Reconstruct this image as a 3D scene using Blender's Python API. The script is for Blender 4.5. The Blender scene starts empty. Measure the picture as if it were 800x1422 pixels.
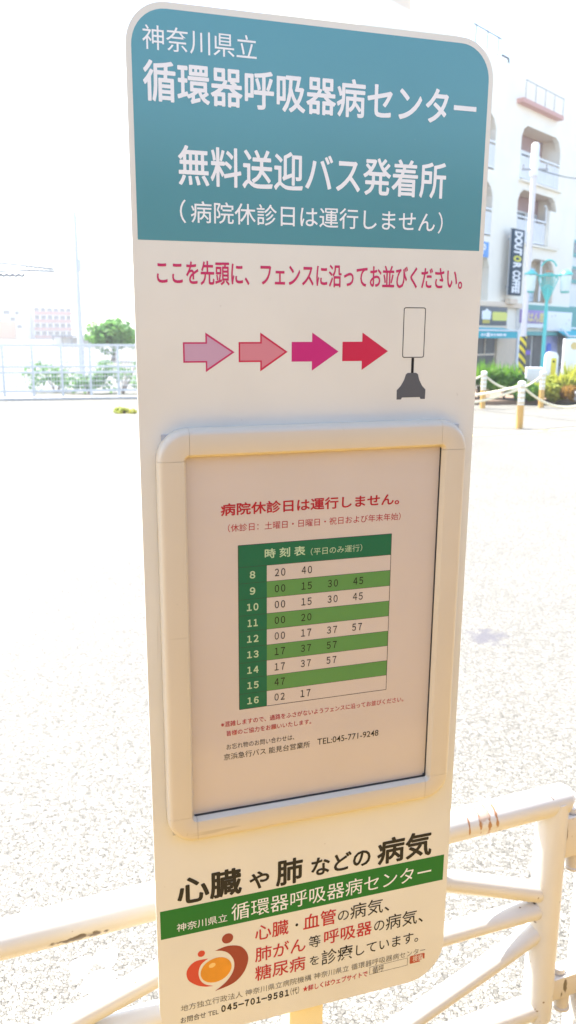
import bpy, bmesh, math, random
from mathutils import Vector, Matrix
random.seed(7)
R = math.radians
scene = bpy.context.scene
COL = scene.collection

# ------------------------------------------------------------------ materials
def nodes_of(name):
    m = bpy.data.materials.new(name); m.use_nodes = True
    nt = m.node_tree
    return m, nt, nt.nodes['Principled BSDF']

def N(nt, kind, **kw):
    n = nt.nodes.new(kind)
    for k, v in kw.items():
        setattr(n, k, v)
    return n

def mat(name, col, rough=.5, spec=.5, metal=0., var=0., scale=6., bump=0., bscale=40.):
    """Principled paint with a little uneven tone (var) and surface relief (bump)."""
    m, nt, b = nodes_of(name)
    b.inputs['Roughness'].default_value = rough
    b.inputs['Specular IOR Level'].default_value = spec
    b.inputs['Metallic'].default_value = metal
    b.inputs['Base Color'].default_value = (*col, 1)
    tc = N(nt, 'ShaderNodeTexCoord')
    if var:
        nz = N(nt, 'ShaderNodeTexNoise'); nz.inputs['Scale'].default_value = scale; nz.inputs['Detail'].default_value = 6
        nt.links.new(tc.outputs['Object'], nz.inputs['Vector'])
        rp = N(nt, 'ShaderNodeValToRGB')
        rp.color_ramp.elements[0].position = .3; rp.color_ramp.elements[1].position = .7
        rp.color_ramp.elements[0].color = (*[c*(1-var) for c in col], 1)
        rp.color_ramp.elements[1].color = (*[min(.95, c*(1+var*.6)) for c in col], 1)
        nt.links.new(nz.outputs['Fac'], rp.inputs['Fac']); nt.links.new(rp.outputs['Color'], b.inputs['Base Color'])
    if bump:
        nb = N(nt, 'ShaderNodeTexNoise'); nb.inputs['Scale'].default_value = bscale; nb.inputs['Detail'].default_value = 4
        nt.links.new(tc.outputs['Object'], nb.inputs['Vector'])
        bp = N(nt, 'ShaderNodeBump'); bp.inputs['Strength'].default_value = bump; bp.inputs['Distance'].default_value = .01
        nt.links.new(nb.outputs['Fac'], bp.inputs['Height']); nt.links.new(bp.outputs['Normal'], b.inputs['Normal'])
    return m

def wear(m, amount, dark):
    nt = m.node_tree; b = nt.nodes['Principled BSDF']; src = b.inputs['Base Color'].links[0].from_socket
    tc = N(nt, 'ShaderNodeTexCoord')
    for sc, lo, stretch, rot in ((150, .735, (1, 1, 1), 0), (90, .745, (1, 1, .06), .6), (110, .75, (.06, 1, 1), .25)):
        mp = N(nt, 'ShaderNodeMapping'); mp.inputs['Scale'].default_value = stretch; mp.inputs['Rotation'].default_value = (0, rot, 0)
        nz = N(nt, 'ShaderNodeTexNoise'); nz.inputs['Scale'].default_value = sc; nz.inputs['Detail'].default_value = 2
        nt.links.new(tc.outputs['Object'], mp.inputs['Vector']); nt.links.new(mp.outputs[0], nz.inputs['Vector'])
        mr = N(nt, 'ShaderNodeMapRange'); mr.inputs['From Min'].default_value = lo; mr.inputs['From Max'].default_value = lo+.06; mr.inputs['To Max'].default_value = amount
        nt.links.new(nz.outputs['Fac'], mr.inputs['Value'])
        mx = N(nt, 'ShaderNodeMix', data_type='RGBA'); mx.inputs['B'].default_value = (*dark, 1)
        nt.links.new(mr.outputs['Result'], mx.inputs['Factor']); nt.links.new(src, mx.inputs['A']); src = mx.outputs['Result']
    nt.links.new(src, b.inputs['Base Color'])
M = {}
M['sign_white'] = mat('sign_white', (.69, .67, .60), .38, .45, var=.05, scale=9)
M['teal'] = mat('teal_print', (.065, .255, .30), .22, .8, var=.05, scale=4)
M['white_ink'] = mat('white_ink', (.78, .78, .79), .4, .25)
M['rose_ink'] = mat('rose_ink', (.50, .035, .12), .4, .25)
M['red_ink'] = mat('red_ink', (.46, .015, .03), .4, .25)
M['black_ink'] = mat('black_ink', (.012, .012, .014), .4, .25)
M['grey_ink'] = mat('grey_ink', (.12, .11, .08), .4, .25)
M['paper_ink'] = mat('paper_ink', (.70, .62, .55), .5)
M['pale_ink'] = mat('pale_ink', (.50, .66, .42), .6)
M['line_ink'] = mat('line_ink', (.02, .02, .02), .6)
M['arrow_lilac'] = mat('arrow_lilac', (.50, .30, .40), .45)
M['arrow_salmon'] = mat('arrow_salmon', (.58, .20, .24), .45)
M['arrow_magenta'] = mat('arrow_magenta', (.50, .01, .16), .45)
M['arrow_red'] = mat('arrow_red', (.52, .008, .055), .45)
M['picto_grey'] = mat('picto_grey', (.085, .09, .10), .5)
M['band_green'] = mat('band_green', (.010, .165, .028), .42, .2, var=.05, scale=9)
M['table_green'] = mat('table_green', (.006, .15, .068), .6, .2)
M['row_green'] = mat('row_green', (.115, .31, .085), .6, .2)
M['paper'] = mat('poster_paper', (.66, .585, .52), .75, .2, var=.03, scale=7, bump=.02, bscale=8)
M['crest_red'] = mat('crest_red', (.55, .035, .025), .45)
M['crest_dark'] = mat('crest_dark', (.27, .022, .02), .45)
M['crest_orange'] = mat('crest_orange', (.68, .26, .015), .45, var=.12, scale=45)
M['button_red'] = mat('button_red', (.40, .05, .03), .45)
M['frame_cream'] = mat('frame_cream', (.60, .525, .41), .32, .5, var=.02, scale=12)
M['seam'] = mat('frame_seam', (.06, .055, .045), .8)
M['post_cream'] = mat('post_cream', (.84, .72, .42), .4, var=.03)
M['base_black'] = mat('base_black', (.03, .03, .032), .6, bump=.1)
M['grey_back'] = mat('grey_back', (.45, .45, .46), .5)

wear(M['sign_white'], .55, (.36, .32, .26)); wear(M['teal'], .4, (.20, .34, .36)); wear(M['frame_cream'], .4, (.34, .28, .20))
def clear_film():
    m = bpy.data.materials.new('clear_film'); m.use_nodes = True
    nt = m.node_tree; nt.nodes.clear()
    out = N(nt, 'ShaderNodeOutputMaterial'); mix = N(nt, 'ShaderNodeMixShader')
    tr = N(nt, 'ShaderNodeBsdfTransparent'); tr.inputs['Color'].default_value = (.97, .955, .94, 1)
    gl = N(nt, 'ShaderNodeBsdfGlossy'); gl.inputs['Roughness'].default_value = .09
    fr = N(nt, 'ShaderNodeFresnel'); fr.inputs['IOR'].default_value = 1.42
    nz = N(nt, 'ShaderNodeTexNoise'); nz.inputs['Scale'].default_value = 5
    tc = N(nt, 'ShaderNodeTexCoord'); bp = N(nt, 'ShaderNodeBump'); bp.inputs['Strength'].default_value = .25; bp.inputs['Distance'].default_value = .004
    nt.links.new(tc.outputs['Object'], nz.inputs['Vector']); nt.links.new(nz.outputs['Fac'], bp.inputs['Height'])
    nt.links.new(bp.outputs['Normal'], gl.inputs['Normal'])
    ge = N(nt, 'ShaderNodeNewGeometry'); io = N(nt, 'ShaderNodeMix', data_type='FLOAT'); io.inputs['A'].default_value = 1.42; io.inputs['B'].default_value = 1/1.42
    nt.links.new(ge.outputs['Backfacing'], io.inputs['Factor']); nt.links.new(io.outputs[0], fr.inputs['IOR'])
    nt.links.new(fr.outputs['Fac'], mix.inputs['Fac']); nt.links.new(tr.outputs[0], mix.inputs[1]); nt.links.new(gl.outputs[0], mix.inputs[2])
    nt.links.new(mix.outputs[0], out.inputs['Surface'])
    return m
M['film'] = clear_film()

def asphalt():
    """Worn pale asphalt: pebbles of several tones in darker binder, bumpy, with an oil stain."""
    m, nt, b = nodes_of('worn_asphalt')
    b.inputs['Roughness'].default_value = .62; b.inputs['Specular IOR Level'].default_value = .5
    tc = N(nt, 'ShaderNodeTexCoord')
    warp = N(nt, 'ShaderNodeTexNoise'); warp.inputs['Scale'].default_value = 60; warp.inputs['Detail'].default_value = 2
    nt.links.new(tc.outputs['Object'], warp.inputs['Vector'])
    mixv = N(nt, 'ShaderNodeVectorMath', operation='MULTIPLY_ADD')
    mixv.inputs[1].default_value = (.009, .009, .009)
    nt.links.new(warp.outputs['Color'], mixv.inputs[0]); nt.links.new(tc.outputs['Object'], mixv.inputs[2])
    vo = N(nt, 'ShaderNodeTexVoronoi', feature='DISTANCE_TO_EDGE'); vo.inputs['Scale'].default_value = 104
    vc = N(nt, 'ShaderNodeTexVoronoi', feature='F1'); vc.inputs['Scale'].default_value = 104
    for v in (vo, vc):
        nt.links.new(mixv.outputs[0], v.inputs['Vector'])
    # stone tone per pebble
    rs = N(nt, 'ShaderNodeValToRGB'); e = rs.color_ramp.elements
    e[0].position = 0; e[0].color = (.118, .108, .088, 1); e[1].position = 1; e[1].color = (.345, .325, .272, 1)
    x = e.new(.25); x.color = (.174, .162, .134, 1)
    x = e.new(.7); x.color = (.236, .222, .185, 1)
    sep = N(nt, 'ShaderNodeSeparateColor'); nt.links.new(vc.outputs['Color'], sep.inputs[0]); nt.links.new(sep.outputs[0], rs.inputs['Fac'])
    # crevices, broken up so that only some of the edges are open
    brk = N(nt, 'ShaderNodeTexNoise'); brk.inputs['Scale'].default_value = 80; brk.inputs['Detail'].default_value = 3
    nt.links.new(tc.outputs['Object'], brk.inputs['Vector'])
    wid = N(nt, 'ShaderNodeMapRange'); wid.inputs['From Min'].default_value = .34; wid.inputs['From Max'].default_value = .72
    wid.inputs['To Min'].default_value = .01; wid.inputs['To Max'].default_value = .20
    nt.links.new(brk.outputs['Fac'], wid.inputs['Value'])
    cr = N(nt, 'ShaderNodeMapRange', interpolation_type='SMOOTHSTEP')
    nt.links.new(vo.outputs['Distance'], cr.inputs['Value']); cr.inputs['From Min'].default_value = 0
    nt.links.new(wid.outputs['Result'], cr.inputs['From Max'])
    mx = N(nt, 'ShaderNodeMix', data_type='RGBA'); mx.inputs['A'].default_value = (.04, .034, .025, 1)
    nt.links.new(cr.outputs['Result'], mx.inputs['Factor']); nt.links.new(rs.outputs['Color'], mx.inputs['B'])
    # oil stain on the lane and broad wear patches
    st = N(nt, 'ShaderNodeVectorMath', operation='DISTANCE'); st.inputs[1].default_value = (1.10, 4.24, 0)
    sc = N(nt, 'ShaderNodeVectorMath', operation='MULTIPLY_ADD'); sc.inputs[1].default_value = (.16, .42, 0)
    n2 = N(nt, 'ShaderNodeTexNoise'); n2.inputs['Scale'].default_value = 14; n2.inputs['Detail'].default_value = 8
    nt.links.new(tc.outputs['Object'], n2.inputs['Vector'])
    nt.links.new(n2.outputs['Color'], sc.inputs[0]); nt.links.new(tc.outputs['Object'], sc.inputs[2])
    off = N(nt, 'ShaderNodeVectorMath', operation='ADD'); off.inputs[1].default_value = (-.08, -.21, 0)
    nt.links.new(sc.outputs[0], off.inputs[0]); nt.links.new(off.outputs[0], st.inputs[0])
    sm = N(nt, 'ShaderNodeMapRange', interpolation_type='SMOOTHSTEP')
    sm.inputs['From Min'].default_value = .05; sm.inputs['From Max'].default_value = .15
    sm.inputs['To Min'].default_value = .92; sm.inputs['To Max'].default_value = 0
    nt.links.new(st.outputs['Value'], sm.inputs['Value'])
    m2 = N(nt, 'ShaderNodeMix', data_type='RGBA'); m2.inputs['B'].default_value = (.105, .097, .105, 1)
    nt.links.new(sm.outputs['Result'], m2.inputs['Factor']); nt.links.new(mx.outputs['Result'], m2.inputs['A'])
    wear = N(nt, 'ShaderNodeTexNoise'); wear.inputs['Scale'].default_value = .6; wear.inputs['Detail'].default_value = 5
    nt.links.new(tc.outputs['Object'], wear.inputs['Vector'])
    wr = N(nt, 'ShaderNodeMapRange'); wr.inputs['From Min'].default_value = .3; wr.inputs['From Max'].default_value = .7
    wr.inputs['To Min'].default_value = .9; wr.inputs['To Max'].default_value = 1.08
    nt.links.new(wear.outputs['Fac'], wr.inputs['Value'])
    m3 = N(nt, 'ShaderNodeVectorMath', operation='SCALE')
    nt.links.new(m2.outputs['Result'], m3.inputs[0]); nt.links.new(wr.outputs['Result'], m3.inputs['Scale'])
    nt.links.new(m3.outputs[0], b.inputs['Base Color'])
    ad = N(nt, 'ShaderNodeMath', operation='ADD'); nt.links.new(cr.outputs['Result'], ad.inputs[0]); nt.links.new(sep.outputs[1], ad.inputs[1])
    bp = N(nt, 'ShaderNodeBump'); bp.inputs['Strength'].default_value = .55; bp.inputs['Distance'].default_value = .004
    nt.links.new(ad.outputs[0], bp.inputs['Height']); nt.links.new(bp.outputs['Normal'], b.inputs['Normal'])
    return m
M['asphalt'] = asphalt()

def chipped_white(name, col, spots, rough=.4):
    """White enamel with rust runs / chips at given local spots (x, y, z, rx, ry, rz, colour)."""
    m, nt, b = nodes_of(name)
    b.inputs['Roughness'].default_value = rough
    tc = N(nt, 'ShaderNodeTexCoord')
    nz = N(nt, 'ShaderNodeTexNoise'); nz.inputs['Scale'].default_value = 9; nz.inputs['Detail'].default_value = 8
    nt.links.new(tc.outputs['Object'], nz.inputs['Vector'])
    rp = N(nt, 'ShaderNodeValToRGB')
    rp.color_ramp.elements[0].position = .28; rp.color_ramp.elements[0].color = (*[c*.93 for c in col], 1)
    rp.color_ramp.elements[1].position = .6; rp.color_ramp.elements[1].color = (*col, 1)
    nt.links.new(nz.outputs['Fac'], rp.inputs['Fac'])
    last = rp.outputs['Color']
    # fine specks of lost paint
    sp = N(nt, 'ShaderNodeTexNoise'); sp.inputs['Scale'].default_value = 70; sp.inputs['Detail'].default_value = 2
    nt.links.new(tc.outputs['Object'], sp.inputs['Vector'])
    sr = N(nt, 'ShaderNodeMapRange'); sr.inputs['From Min'].default_value = .735; sr.inputs['From Max'].default_value = .76
    nt.links.new(sp.outputs['Fac'], sr.inputs['Value'])
    mx = N(nt, 'ShaderNodeMix', data_type='RGBA'); mx.inputs['B'].default_value = (.22, .13, .07, 1)
    nt.links.new(sr.outputs['Result'], mx.inputs['Factor']); nt.links.new(last, mx.inputs['A']); last = mx.outputs['Result']
    wz = N(nt, 'ShaderNodeTexNoise'); wz.inputs['Scale'].default_value = 85; wz.inputs['Detail'].default_value = 6
    nt.links.new(tc.outputs['Object'], wz.inputs['Vector'])
    for (x, y, z, rx, ry, rz, c) in spots:
        sb = N(nt, 'ShaderNodeVectorMath', operation='SUBTRACT'); sb.inputs[1].default_value = (x, y, z)
        nt.links.new(tc.outputs['Object'], sb.inputs[0])
        ml = N(nt, 'ShaderNodeVectorMath', operation='MULTIPLY'); ml.inputs[1].default_value = (1/rx, 1/ry, 1/rz)
        nt.links.new(sb.outputs[0], ml.inputs[0])
        ln = N(nt, 'ShaderNodeVectorMath', operation='LENGTH'); nt.links.new(ml.outputs[0], ln.inputs[0])
        ad = N(nt, 'ShaderNodeMath', operation='MULTIPLY_ADD'); ad.inputs[1].default_value = 2.6
        nt.links.new(wz.outputs['Fac'], ad.inputs[0]); nt.links.new(ln.outputs['Value'], ad.inputs[2])
        mr = N(nt, 'ShaderNodeMapRange', interpolation_type='SMOOTHSTEP')
        mr.inputs['From Min'].default_value = 1.75; mr.inputs['From Max'].default_value = 2.25
        mr.inputs['To Min'].default_value = .9; mr.inputs['To Max'].default_value = 0
        nt.links.new(ad.outputs[0], mr.inputs['Value'])
        mm = N(nt, 'ShaderNodeMix', data_type='RGBA'); mm.inputs['B'].default_value = (*c, 1)
        nt.links.new(mr.outputs['Result'], mm.inputs['Factor']); nt.links.new(last, mm.inputs['A']); last = mm.outputs['Result']
    nt.links.new(last, b.inputs['Base Color'])
    bp = N(nt, 'ShaderNodeBump'); bp.inputs['Strength'].default_value = .12; bp.inputs['Distance'].default_value = .003
    nt.links.new(nz.outputs['Fac'], bp.inputs['Height']); nt.links.new(bp.outputs['Normal'], b.inputs['Normal'])
    return m
RUST = (.36, .13, .02); CHIP = (.09, .06, .035)
M['rail_white'] = chipped_white('rail_white', (.66, .625, .57), [
    (.775, -.012, .806, .0042, .05, .034, RUST), (.757, -.012, .810, .003, .05, .022, RUST), (.790, -.012, .806, .0034, .05, .026, RUST), (.767, -.012, .815, .012, .04, .012, (.55, .40, .30)),
    (.735, -.012, .806, .002, .05, .022, RUST), (.10, -.024, .789, .05, .012, .006, CHIP), (.885, -.02, .773, .012, .02, .0035, CHIP), (.80, -.02, .782, .004, .02, .003, CHIP), (.70, -.02, .779, .006, .02, .003, CHIP),
    (.9, -.014, .604, .004, .02, .003, CHIP), (.9, -.014, .565, .004, .02, .003, CHIP)])
M['bracket_white'] = chipped_white('bracket_white', (.64, .58, .50), [(.975, -.02, .413, .0045, .03, .022, CHIP), (.968, -.02, .398, .004, .03, .008, CHIP), (.948, -.02, .74, .003, .03, .02, CHIP)])
M['paint_white'] = mat('road_paint', (.80, .79, .76), .7, var=.05, scale=30, bump=.3, bscale=120)
M['fence_white'] = mat('fence_white', (.68, .68, .67), .5, var=.04)
M['bg_white'] = mat('white_enamel', (.80, .80, .79), .45, var=.04)
M['kerb'] = mat('pale_concrete', (.52, .50, .46), .85, var=.1, scale=3, bump=.15)
M['groove'] = mat('joint_groove', (.12, .11, .10), .9)

# ------------------------------------------------------------------ mesh helpers
class MB:
    def __init__(self): self.bm = bmesh.new()
    def box(self, c, s, rz=0, bevel=0, rot=None):
        b = bmesh.new(); bmesh.ops.create_cube(b, size=1)
        for v in b.verts: v.co = Vector((v.co.x*s[0], v.co.y*s[1], v.co.z*s[2]))
        if bevel:
            bmesh.ops.bevel(b, geom=list(b.edges), offset=bevel, segments=2, affect='EDGES', profile=.6)
        m = rot if rot is not None else Matrix.Rotation(rz, 4, 'Z')
        for v in b.verts: v.co = m @ v.co + Vector(c)
        self.add(b); return self
    def add(self, b):
        vm = {v: self.bm.verts.new(v.co) for v in b.verts}
        for f in b.faces:
            try: self.bm.faces.new([vm[v] for v in f.verts])
            except ValueError: pass
        b.free()
    def tube(self, pts, r, seg=16, cap=True):
        pts = [Vector(p) for p in pts]; rr = r if isinstance(r, (list, tuple)) else [r]*len(pts)
        rings = []; up = None
        for i, p in enumerate(pts):
            t = (pts[min(i+1, len(pts)-1)] - pts[max(i-1, 0)]).normalized()
            if up is None or abs(up.dot(t)) > .95:
                up = Vector((0, 0, 1)) if abs(t.z) < .9 else Vector((1, 0, 0))
            x = t.cross(up).normalized(); y = x.cross(t).normalized(); up = y
            rings.append([self.bm.verts.new(p + (x*math.cos(a) + y*math.sin(a))*rr[i]) for a in [2*math.pi*k/seg for k in range(seg)]])
        for a, b in zip(rings, rings[1:]):
            for k in range(seg): self.bm.faces.new([a[k], a[(k+1) % seg], b[(k+1) % seg], b[k]])
        if cap:
            self.bm.faces.new(list(reversed(rings[0]))); self.bm.faces.new(rings[-1])
        return self
    def lathe(self, prof, c, seg=20):
        rings = [[self.bm.verts.new((c[0]+r*math.cos(a), c[1]+r*math.sin(a), c[2]+z)) for a in [2*math.pi*k/seg for k in range(seg)]] for r, z in prof]
        for a, b in zip(rings, rings[1:]):
            for k in range(seg): self.bm.faces.new([a[k], a[(k+1) % seg], b[(k+1) % seg], b[k]])
        self.bm.faces.new(list(reversed(rings[0]))); self.bm.faces.new(rings[-1])
        return self
    def poly(self, pts):                       # flat polygon from 3D points
        self.bm.faces.new([self.bm.verts.new(p) for p in pts]); return self
    def prism(self, pts, y0, y1):              # (x, z) outline extruded in y
        a = [self.bm.verts.new((x, y0, z)) for x, z in pts]; b = [self.bm.verts.new((x, y1, z)) for x, z in pts]
        self.bm.faces.new(a); self.bm.faces.new(list(reversed(b)))
        n = len(pts)
        for i in range(n): self.bm.faces.new([a[i], b[i], b[(i+1) % n], a[(i+1) % n]])
        return self
    def quads_from(self, vs, fs):
        v = [self.bm.verts.new(p) for p in vs]
        for f in fs: self.bm.faces.new([v[i] for i in f])
        return self
    def build(self, name, material, parent=None, smooth=True, fixn=True):
        if fixn: bmesh.ops.recalc_face_normals(self.bm, faces=list(self.bm.faces))
        me = bpy.data.meshes.new(name); self.bm.to_mesh(me); self.bm.free()
        if smooth:
            me.shade_smooth(); me.set_sharp_from_angle(angle=R(38))
        for m in (material if isinstance(material, list) else [material]): me.materials.append(m)
        o = bpy.data.objects.new(name, me); COL.objects.link(o)
        if parent is not None: o.parent = parent
        return o

def tag(o, label=None, cat=None, group=None, kind=None):
    for k, v in (('label', label), ('category', cat), ('group', group), ('kind', kind)):
        if v: o[k] = v
    return o
def empty(name, loc=(0, 0, 0), rz=0, matrix=None):
    o = bpy.data.objects.new(name, None); COL.objects.link(o); o.empty_display_size = .1
    if matrix is not None: o.matrix_world = matrix
    else: o.location = loc; o.rotation_euler = (0, 0, rz)
    return o
def copy_tree(o, parent=None):
    c = o.copy(); COL.objects.link(c)
    if parent is not None: c.parent = parent
    for ch in [x for x in COL.objects if x.parent == o]: copy_tree(ch, c)
    return c

_font = {}
def text_mesh(s, weight=0., space=1.):
    key = (s, weight, space)
    if key in _font: return _font[key]
    cu = bpy.data.curves.new('t', 'FONT'); cu.body = s; cu.size = 1; cu.offset = weight; cu.resolution_u = 3; cu.space_character = space
    ob = bpy.data.objects.new('t', cu); COL.objects.link(ob)
    bpy.context.view_layer.update()
    ev = ob.evaluated_get(bpy.context.evaluated_depsgraph_get()); me = ev.to_mesh()
    vs = [tuple(v.co) for v in me.vertices]; fs = [tuple(p.vertices) for p in me.polygons]
    ev.to_mesh_clear(); bpy.data.objects.remove(ob); bpy.data.curves.remove(cu)
    _font[key] = (vs, fs); return vs, fs
def lettering(name, items, y, material, parent, turn=False, DEEP=1):
    """items: (text, x0, z0, x1, z1, weight) in the parent's x-z plane at depth y (towards -y)."""
    out = MB(); out_v = []; out_f = []
    for (s, x0, z0, x1, z1, w) in items:
        if all(ch in '0123456789-' for ch in s):      # digits of the wide Japanese face, set close
            vs, fs = text_mesh(''.join({'-': '\uff0d'}.get(ch, chr(ord(ch)+0xfee0)) for ch in s), w if w < .005 else 0., .64)
        else: vs, fs = text_mesh(s, w if w < .005 else 0.)
        if w >= .005:        # heavier stroke: the outline repeated round a small circle, each layer a hair in front of the last
            v2 = []; f2 = []; layers = 12 if w > .02 else 8
            for k in range(layers+1):
                dx, dy = (0, 0) if k == layers else (w*math.cos(2*math.pi*k/layers), w*math.sin(2*math.pi*k/layers))
                q = len(v2); v2 += [(v[0]+dx, v[1]+dy, k) for v in vs]; f2 += [tuple(i+q for i in f) for f in fs]
            vs, fs = v2, f2
        ax0 = min(v[0] for v in vs); ax1 = max(v[0] for v in vs); ay0 = min(v[1] for v in vs); ay1 = max(v[1] for v in vs)
        k = len(out_v)
        for v in vs:
            a = (v[0]-ax0)/(ax1-ax0); b = (v[1]-ay0)/(ay1-ay0)
            if turn: a, b = b, 1-a            # letters turned clockwise, reading downwards
            out_v.append((x0+(x1-x0)*a, y-.000002*(v[2] if w >= .005 else 0)*DEEP, z0+(z1-z0)*b))
        out_f += [tuple(i+k for i in f) for f in fs]
    out.bm.free()
    me = bpy.data.meshes.new(name); me.from_pydata(out_v, [], out_f); me.update()
    me.materials.append(material)
    o = bpy.data.objects.new(name, me); COL.objects.link(o); o.parent = parent
    return o
def rrect(x0, z0, x1, z1, r, seg=8):
    rs = r if isinstance(r, (tuple, list)) else (r, r, r, r)   # bl, br, tr, tl
    pts = []
    for (cx, cz, a0, q) in ((x0+rs[0], z0+rs[0], 180, rs[0]), (x1-rs[1], z0+rs[1], 270, rs[1]), (x1-rs[2], z1-rs[2], 0, rs[2]), (x0+rs[3], z1-rs[3], 90, rs[3])):
        if q <= 0: pts.append((cx, cz)); continue
        for k in range(seg+1):
            a = R(a0+90*k/seg); pts.append((cx+q*math.cos(a), cz+q*math.sin(a)))
    return pts
def flat(name, pts, y, material, parent):
    m = MB(); m.poly([(x, y, z) for x, z in pts]); return m.build(name, material, parent, smooth=False)

# ------------------------------------------------------------------ the bus stop sign
EYE = 1.60
TILT = Matrix.Translation((0, 0, EYE)) @ Matrix.Rotation(R(1.185), 4, 'X') @ Matrix.Translation((0, 0, -EYE))
YAW = .306655560
base_pt = Vector((-.141287430, .773885763, 0)) + Vector((math.cos(YAW), math.sin(YAW), 0))*.178
sign = empty('bus_stop_sign', matrix=TILT @ Matrix.Translation(base_pt) @ Matrix.Rotation(YAW, 4, 'Z'))
tag(sign, 'tall white shuttle bus stop sign with teal header and framed timetable', 'sign')
mm = lambda u: u/1000 - .178
Z0 = .790
mz = lambda v: Z0 + v/1000
def P(pts): return [(mm(u), mz(v)) for u, v in pts]

m = MB(); m.prism(P(rrect(0, 0, 356.3, 1072.5, (48, 48, 36, 36), 10)), 0, .0032)
panel = m.build('sign_panel', M['sign_white'], sign)
flat('header_field', P(rrect(5, 877.5, 351.4, 1067, (0, 0, 31, 31), 10)), -.00006, M['teal'], panel)
flat('green_band', P([(4, 140), (350.5, 139.3), (350.5, 174.6), (4, 176)]), -.00006, M['band_green'], panel)
PANEL_TEXT = [
('神奈川県立', 14.7, 1033.9, 116.2, 1053.4, 'white_ink', 0.002),
('循環器呼吸器病センター', 14.1, 993.0, 339.5, 1026.3, 'white_ink', 0.018),
('無料送迎バス発着所', 43.1, 925.5, 309.9, 959.6, 'white_ink', 0.015),
('病院休診日は運行しません', 53.7, 893.8, 300.0, 912.7, 'white_ink', 0.006),
('（', 43.7, 893.2, 49.3, 913.4, 'white_ink', 0.004),
('）', 303.4, 892.8, 308.5, 913.2, 'white_ink', 0.004),
('ここを先頭に、フェンスに沿ってお並びください。', 21.1, 839.0, 334.0, 860.8, 'rose_ink', 0.016),
('心臓', 23.4, 178.7, 96.5, 213.1, 'black_ink', 0.026),
('や', 105.2, 180.0, 128.7, 202.5, 'black_ink', 0.026),
('肺', 136.4, 177.4, 168.7, 211.0, 'black_ink', 0.026),
('などの', 178.9, 181.2, 253.0, 205.4, 'black_ink', 0.024),
('病気', 261.5, 177.8, 332.8, 212.8, 'black_ink', 0.026),
('神奈川県立', 22.0, 145.8, 79.2, 156.3, 'white_ink', 0.0),
('循環器呼吸器病センター', 84.1, 144.8, 333.9, 166.8, 'white_ink', 0.0),
('心臓', 111.6, 111.1, 152.0, 131.6, 'red_ink', 0.009),
('・', 160.3, 118.8, 163.8, 122.9, 'black_ink', 0.0),
('血管', 170.0, 110.8, 210.8, 132.0, 'red_ink', 0.011),
('の', 213.3, 112.9, 227.2, 126.2, 'black_ink', 0.004),
('病気、', 229.0, 111.3, 279.9, 132.6, 'black_ink', 0.004),
('肺がん', 111.5, 82.1, 173.3, 102.2, 'red_ink', 0.009),
('等', 177.1, 84.2, 191.8, 100.8, 'black_ink', 0.004),
('呼吸器', 196.3, 84.4, 257.8, 103.7, 'red_ink', 0.011),
('の', 260.6, 86.8, 274.1, 100.9, 'black_ink', 0.004),
('病気、', 275.9, 84.4, 326.2, 105.7, 'black_ink', 0.004),
('糖尿病', 111.5, 56.2, 173.1, 76.6, 'red_ink', 0.009),
('を', 178.5, 59.8, 190.5, 72.3, 'black_ink', 0.004),
('診療', 193.5, 56.0, 233.5, 77.0, 'black_ink', 0.004),
('しています。', 237.9, 58.0, 320.8, 73.2, 'black_ink', 0.006),
('地方独立行政法人 神奈川県立病院機構 神奈川県立 循環器呼吸器病センター', 24.0, 38.9, 331.5, 47.7, 'grey_ink', -0.002),
('お問合せ TEL', 23.3, 23.1, 67.4, 31.4, 'black_ink', 0.002),
('045-701-9581', 70.7, 24.7, 153.2, 34.1, 'black_ink', 0.045),
('（代）', 155.0, 24.5, 165.7, 34.8, 'black_ink', 0.0),
('★詳しくはウェブサイトで', 170.5, 24.6, 254.1, 33.3, 'red_ink', 0.02),
('循呼', 260.6, 26.8, 275.7, 36.2, 'black_ink', -0.002),
('検索', 314.8, 28.9, 328.1, 38.2, 'paper_ink', 0.004)]
for (s, u0, v0, u1, v1, c, w) in PANEL_TEXT:
    lettering('lettering', [(s, mm(u0), mz(v0), mm(u1), mz(v1), w)], -.00018, M[c], panel)

# row of four arrows: outlined ones carry a darker rim under a smaller fill
def arrow(x0, xh, x1, rim, fill):
    zc, hb, hh = 777.5, 9.5, 18.5
    o = lambda e: [(x0+e, zc-hb+e), (xh+e, zc-hb+e), (xh+e, zc-hh+2.1*e), (x1-2.0*e, zc), (xh+e, zc+hh-2.1*e), (xh+e, zc+hb-e), (x0+e, zc+hb-e)]
    a = flat('direction_arrow', P(o(0)), -.0001, M[rim], panel)
    if fill: flat('direction_arrow', P(o(1.5)), -.00018, M[fill], panel)
arrow(43.7, 65.2, 93.5, 'rose_ink', 'arrow_lilac')
arrow(97.5, 119, 146.8, 'arrow_red', 'arrow_salmon')
arrow(150.9, 172, 199.9, 'arrow_magenta', None)
arrow(204, 225.2, 253.6, 'arrow_red', None)
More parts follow.
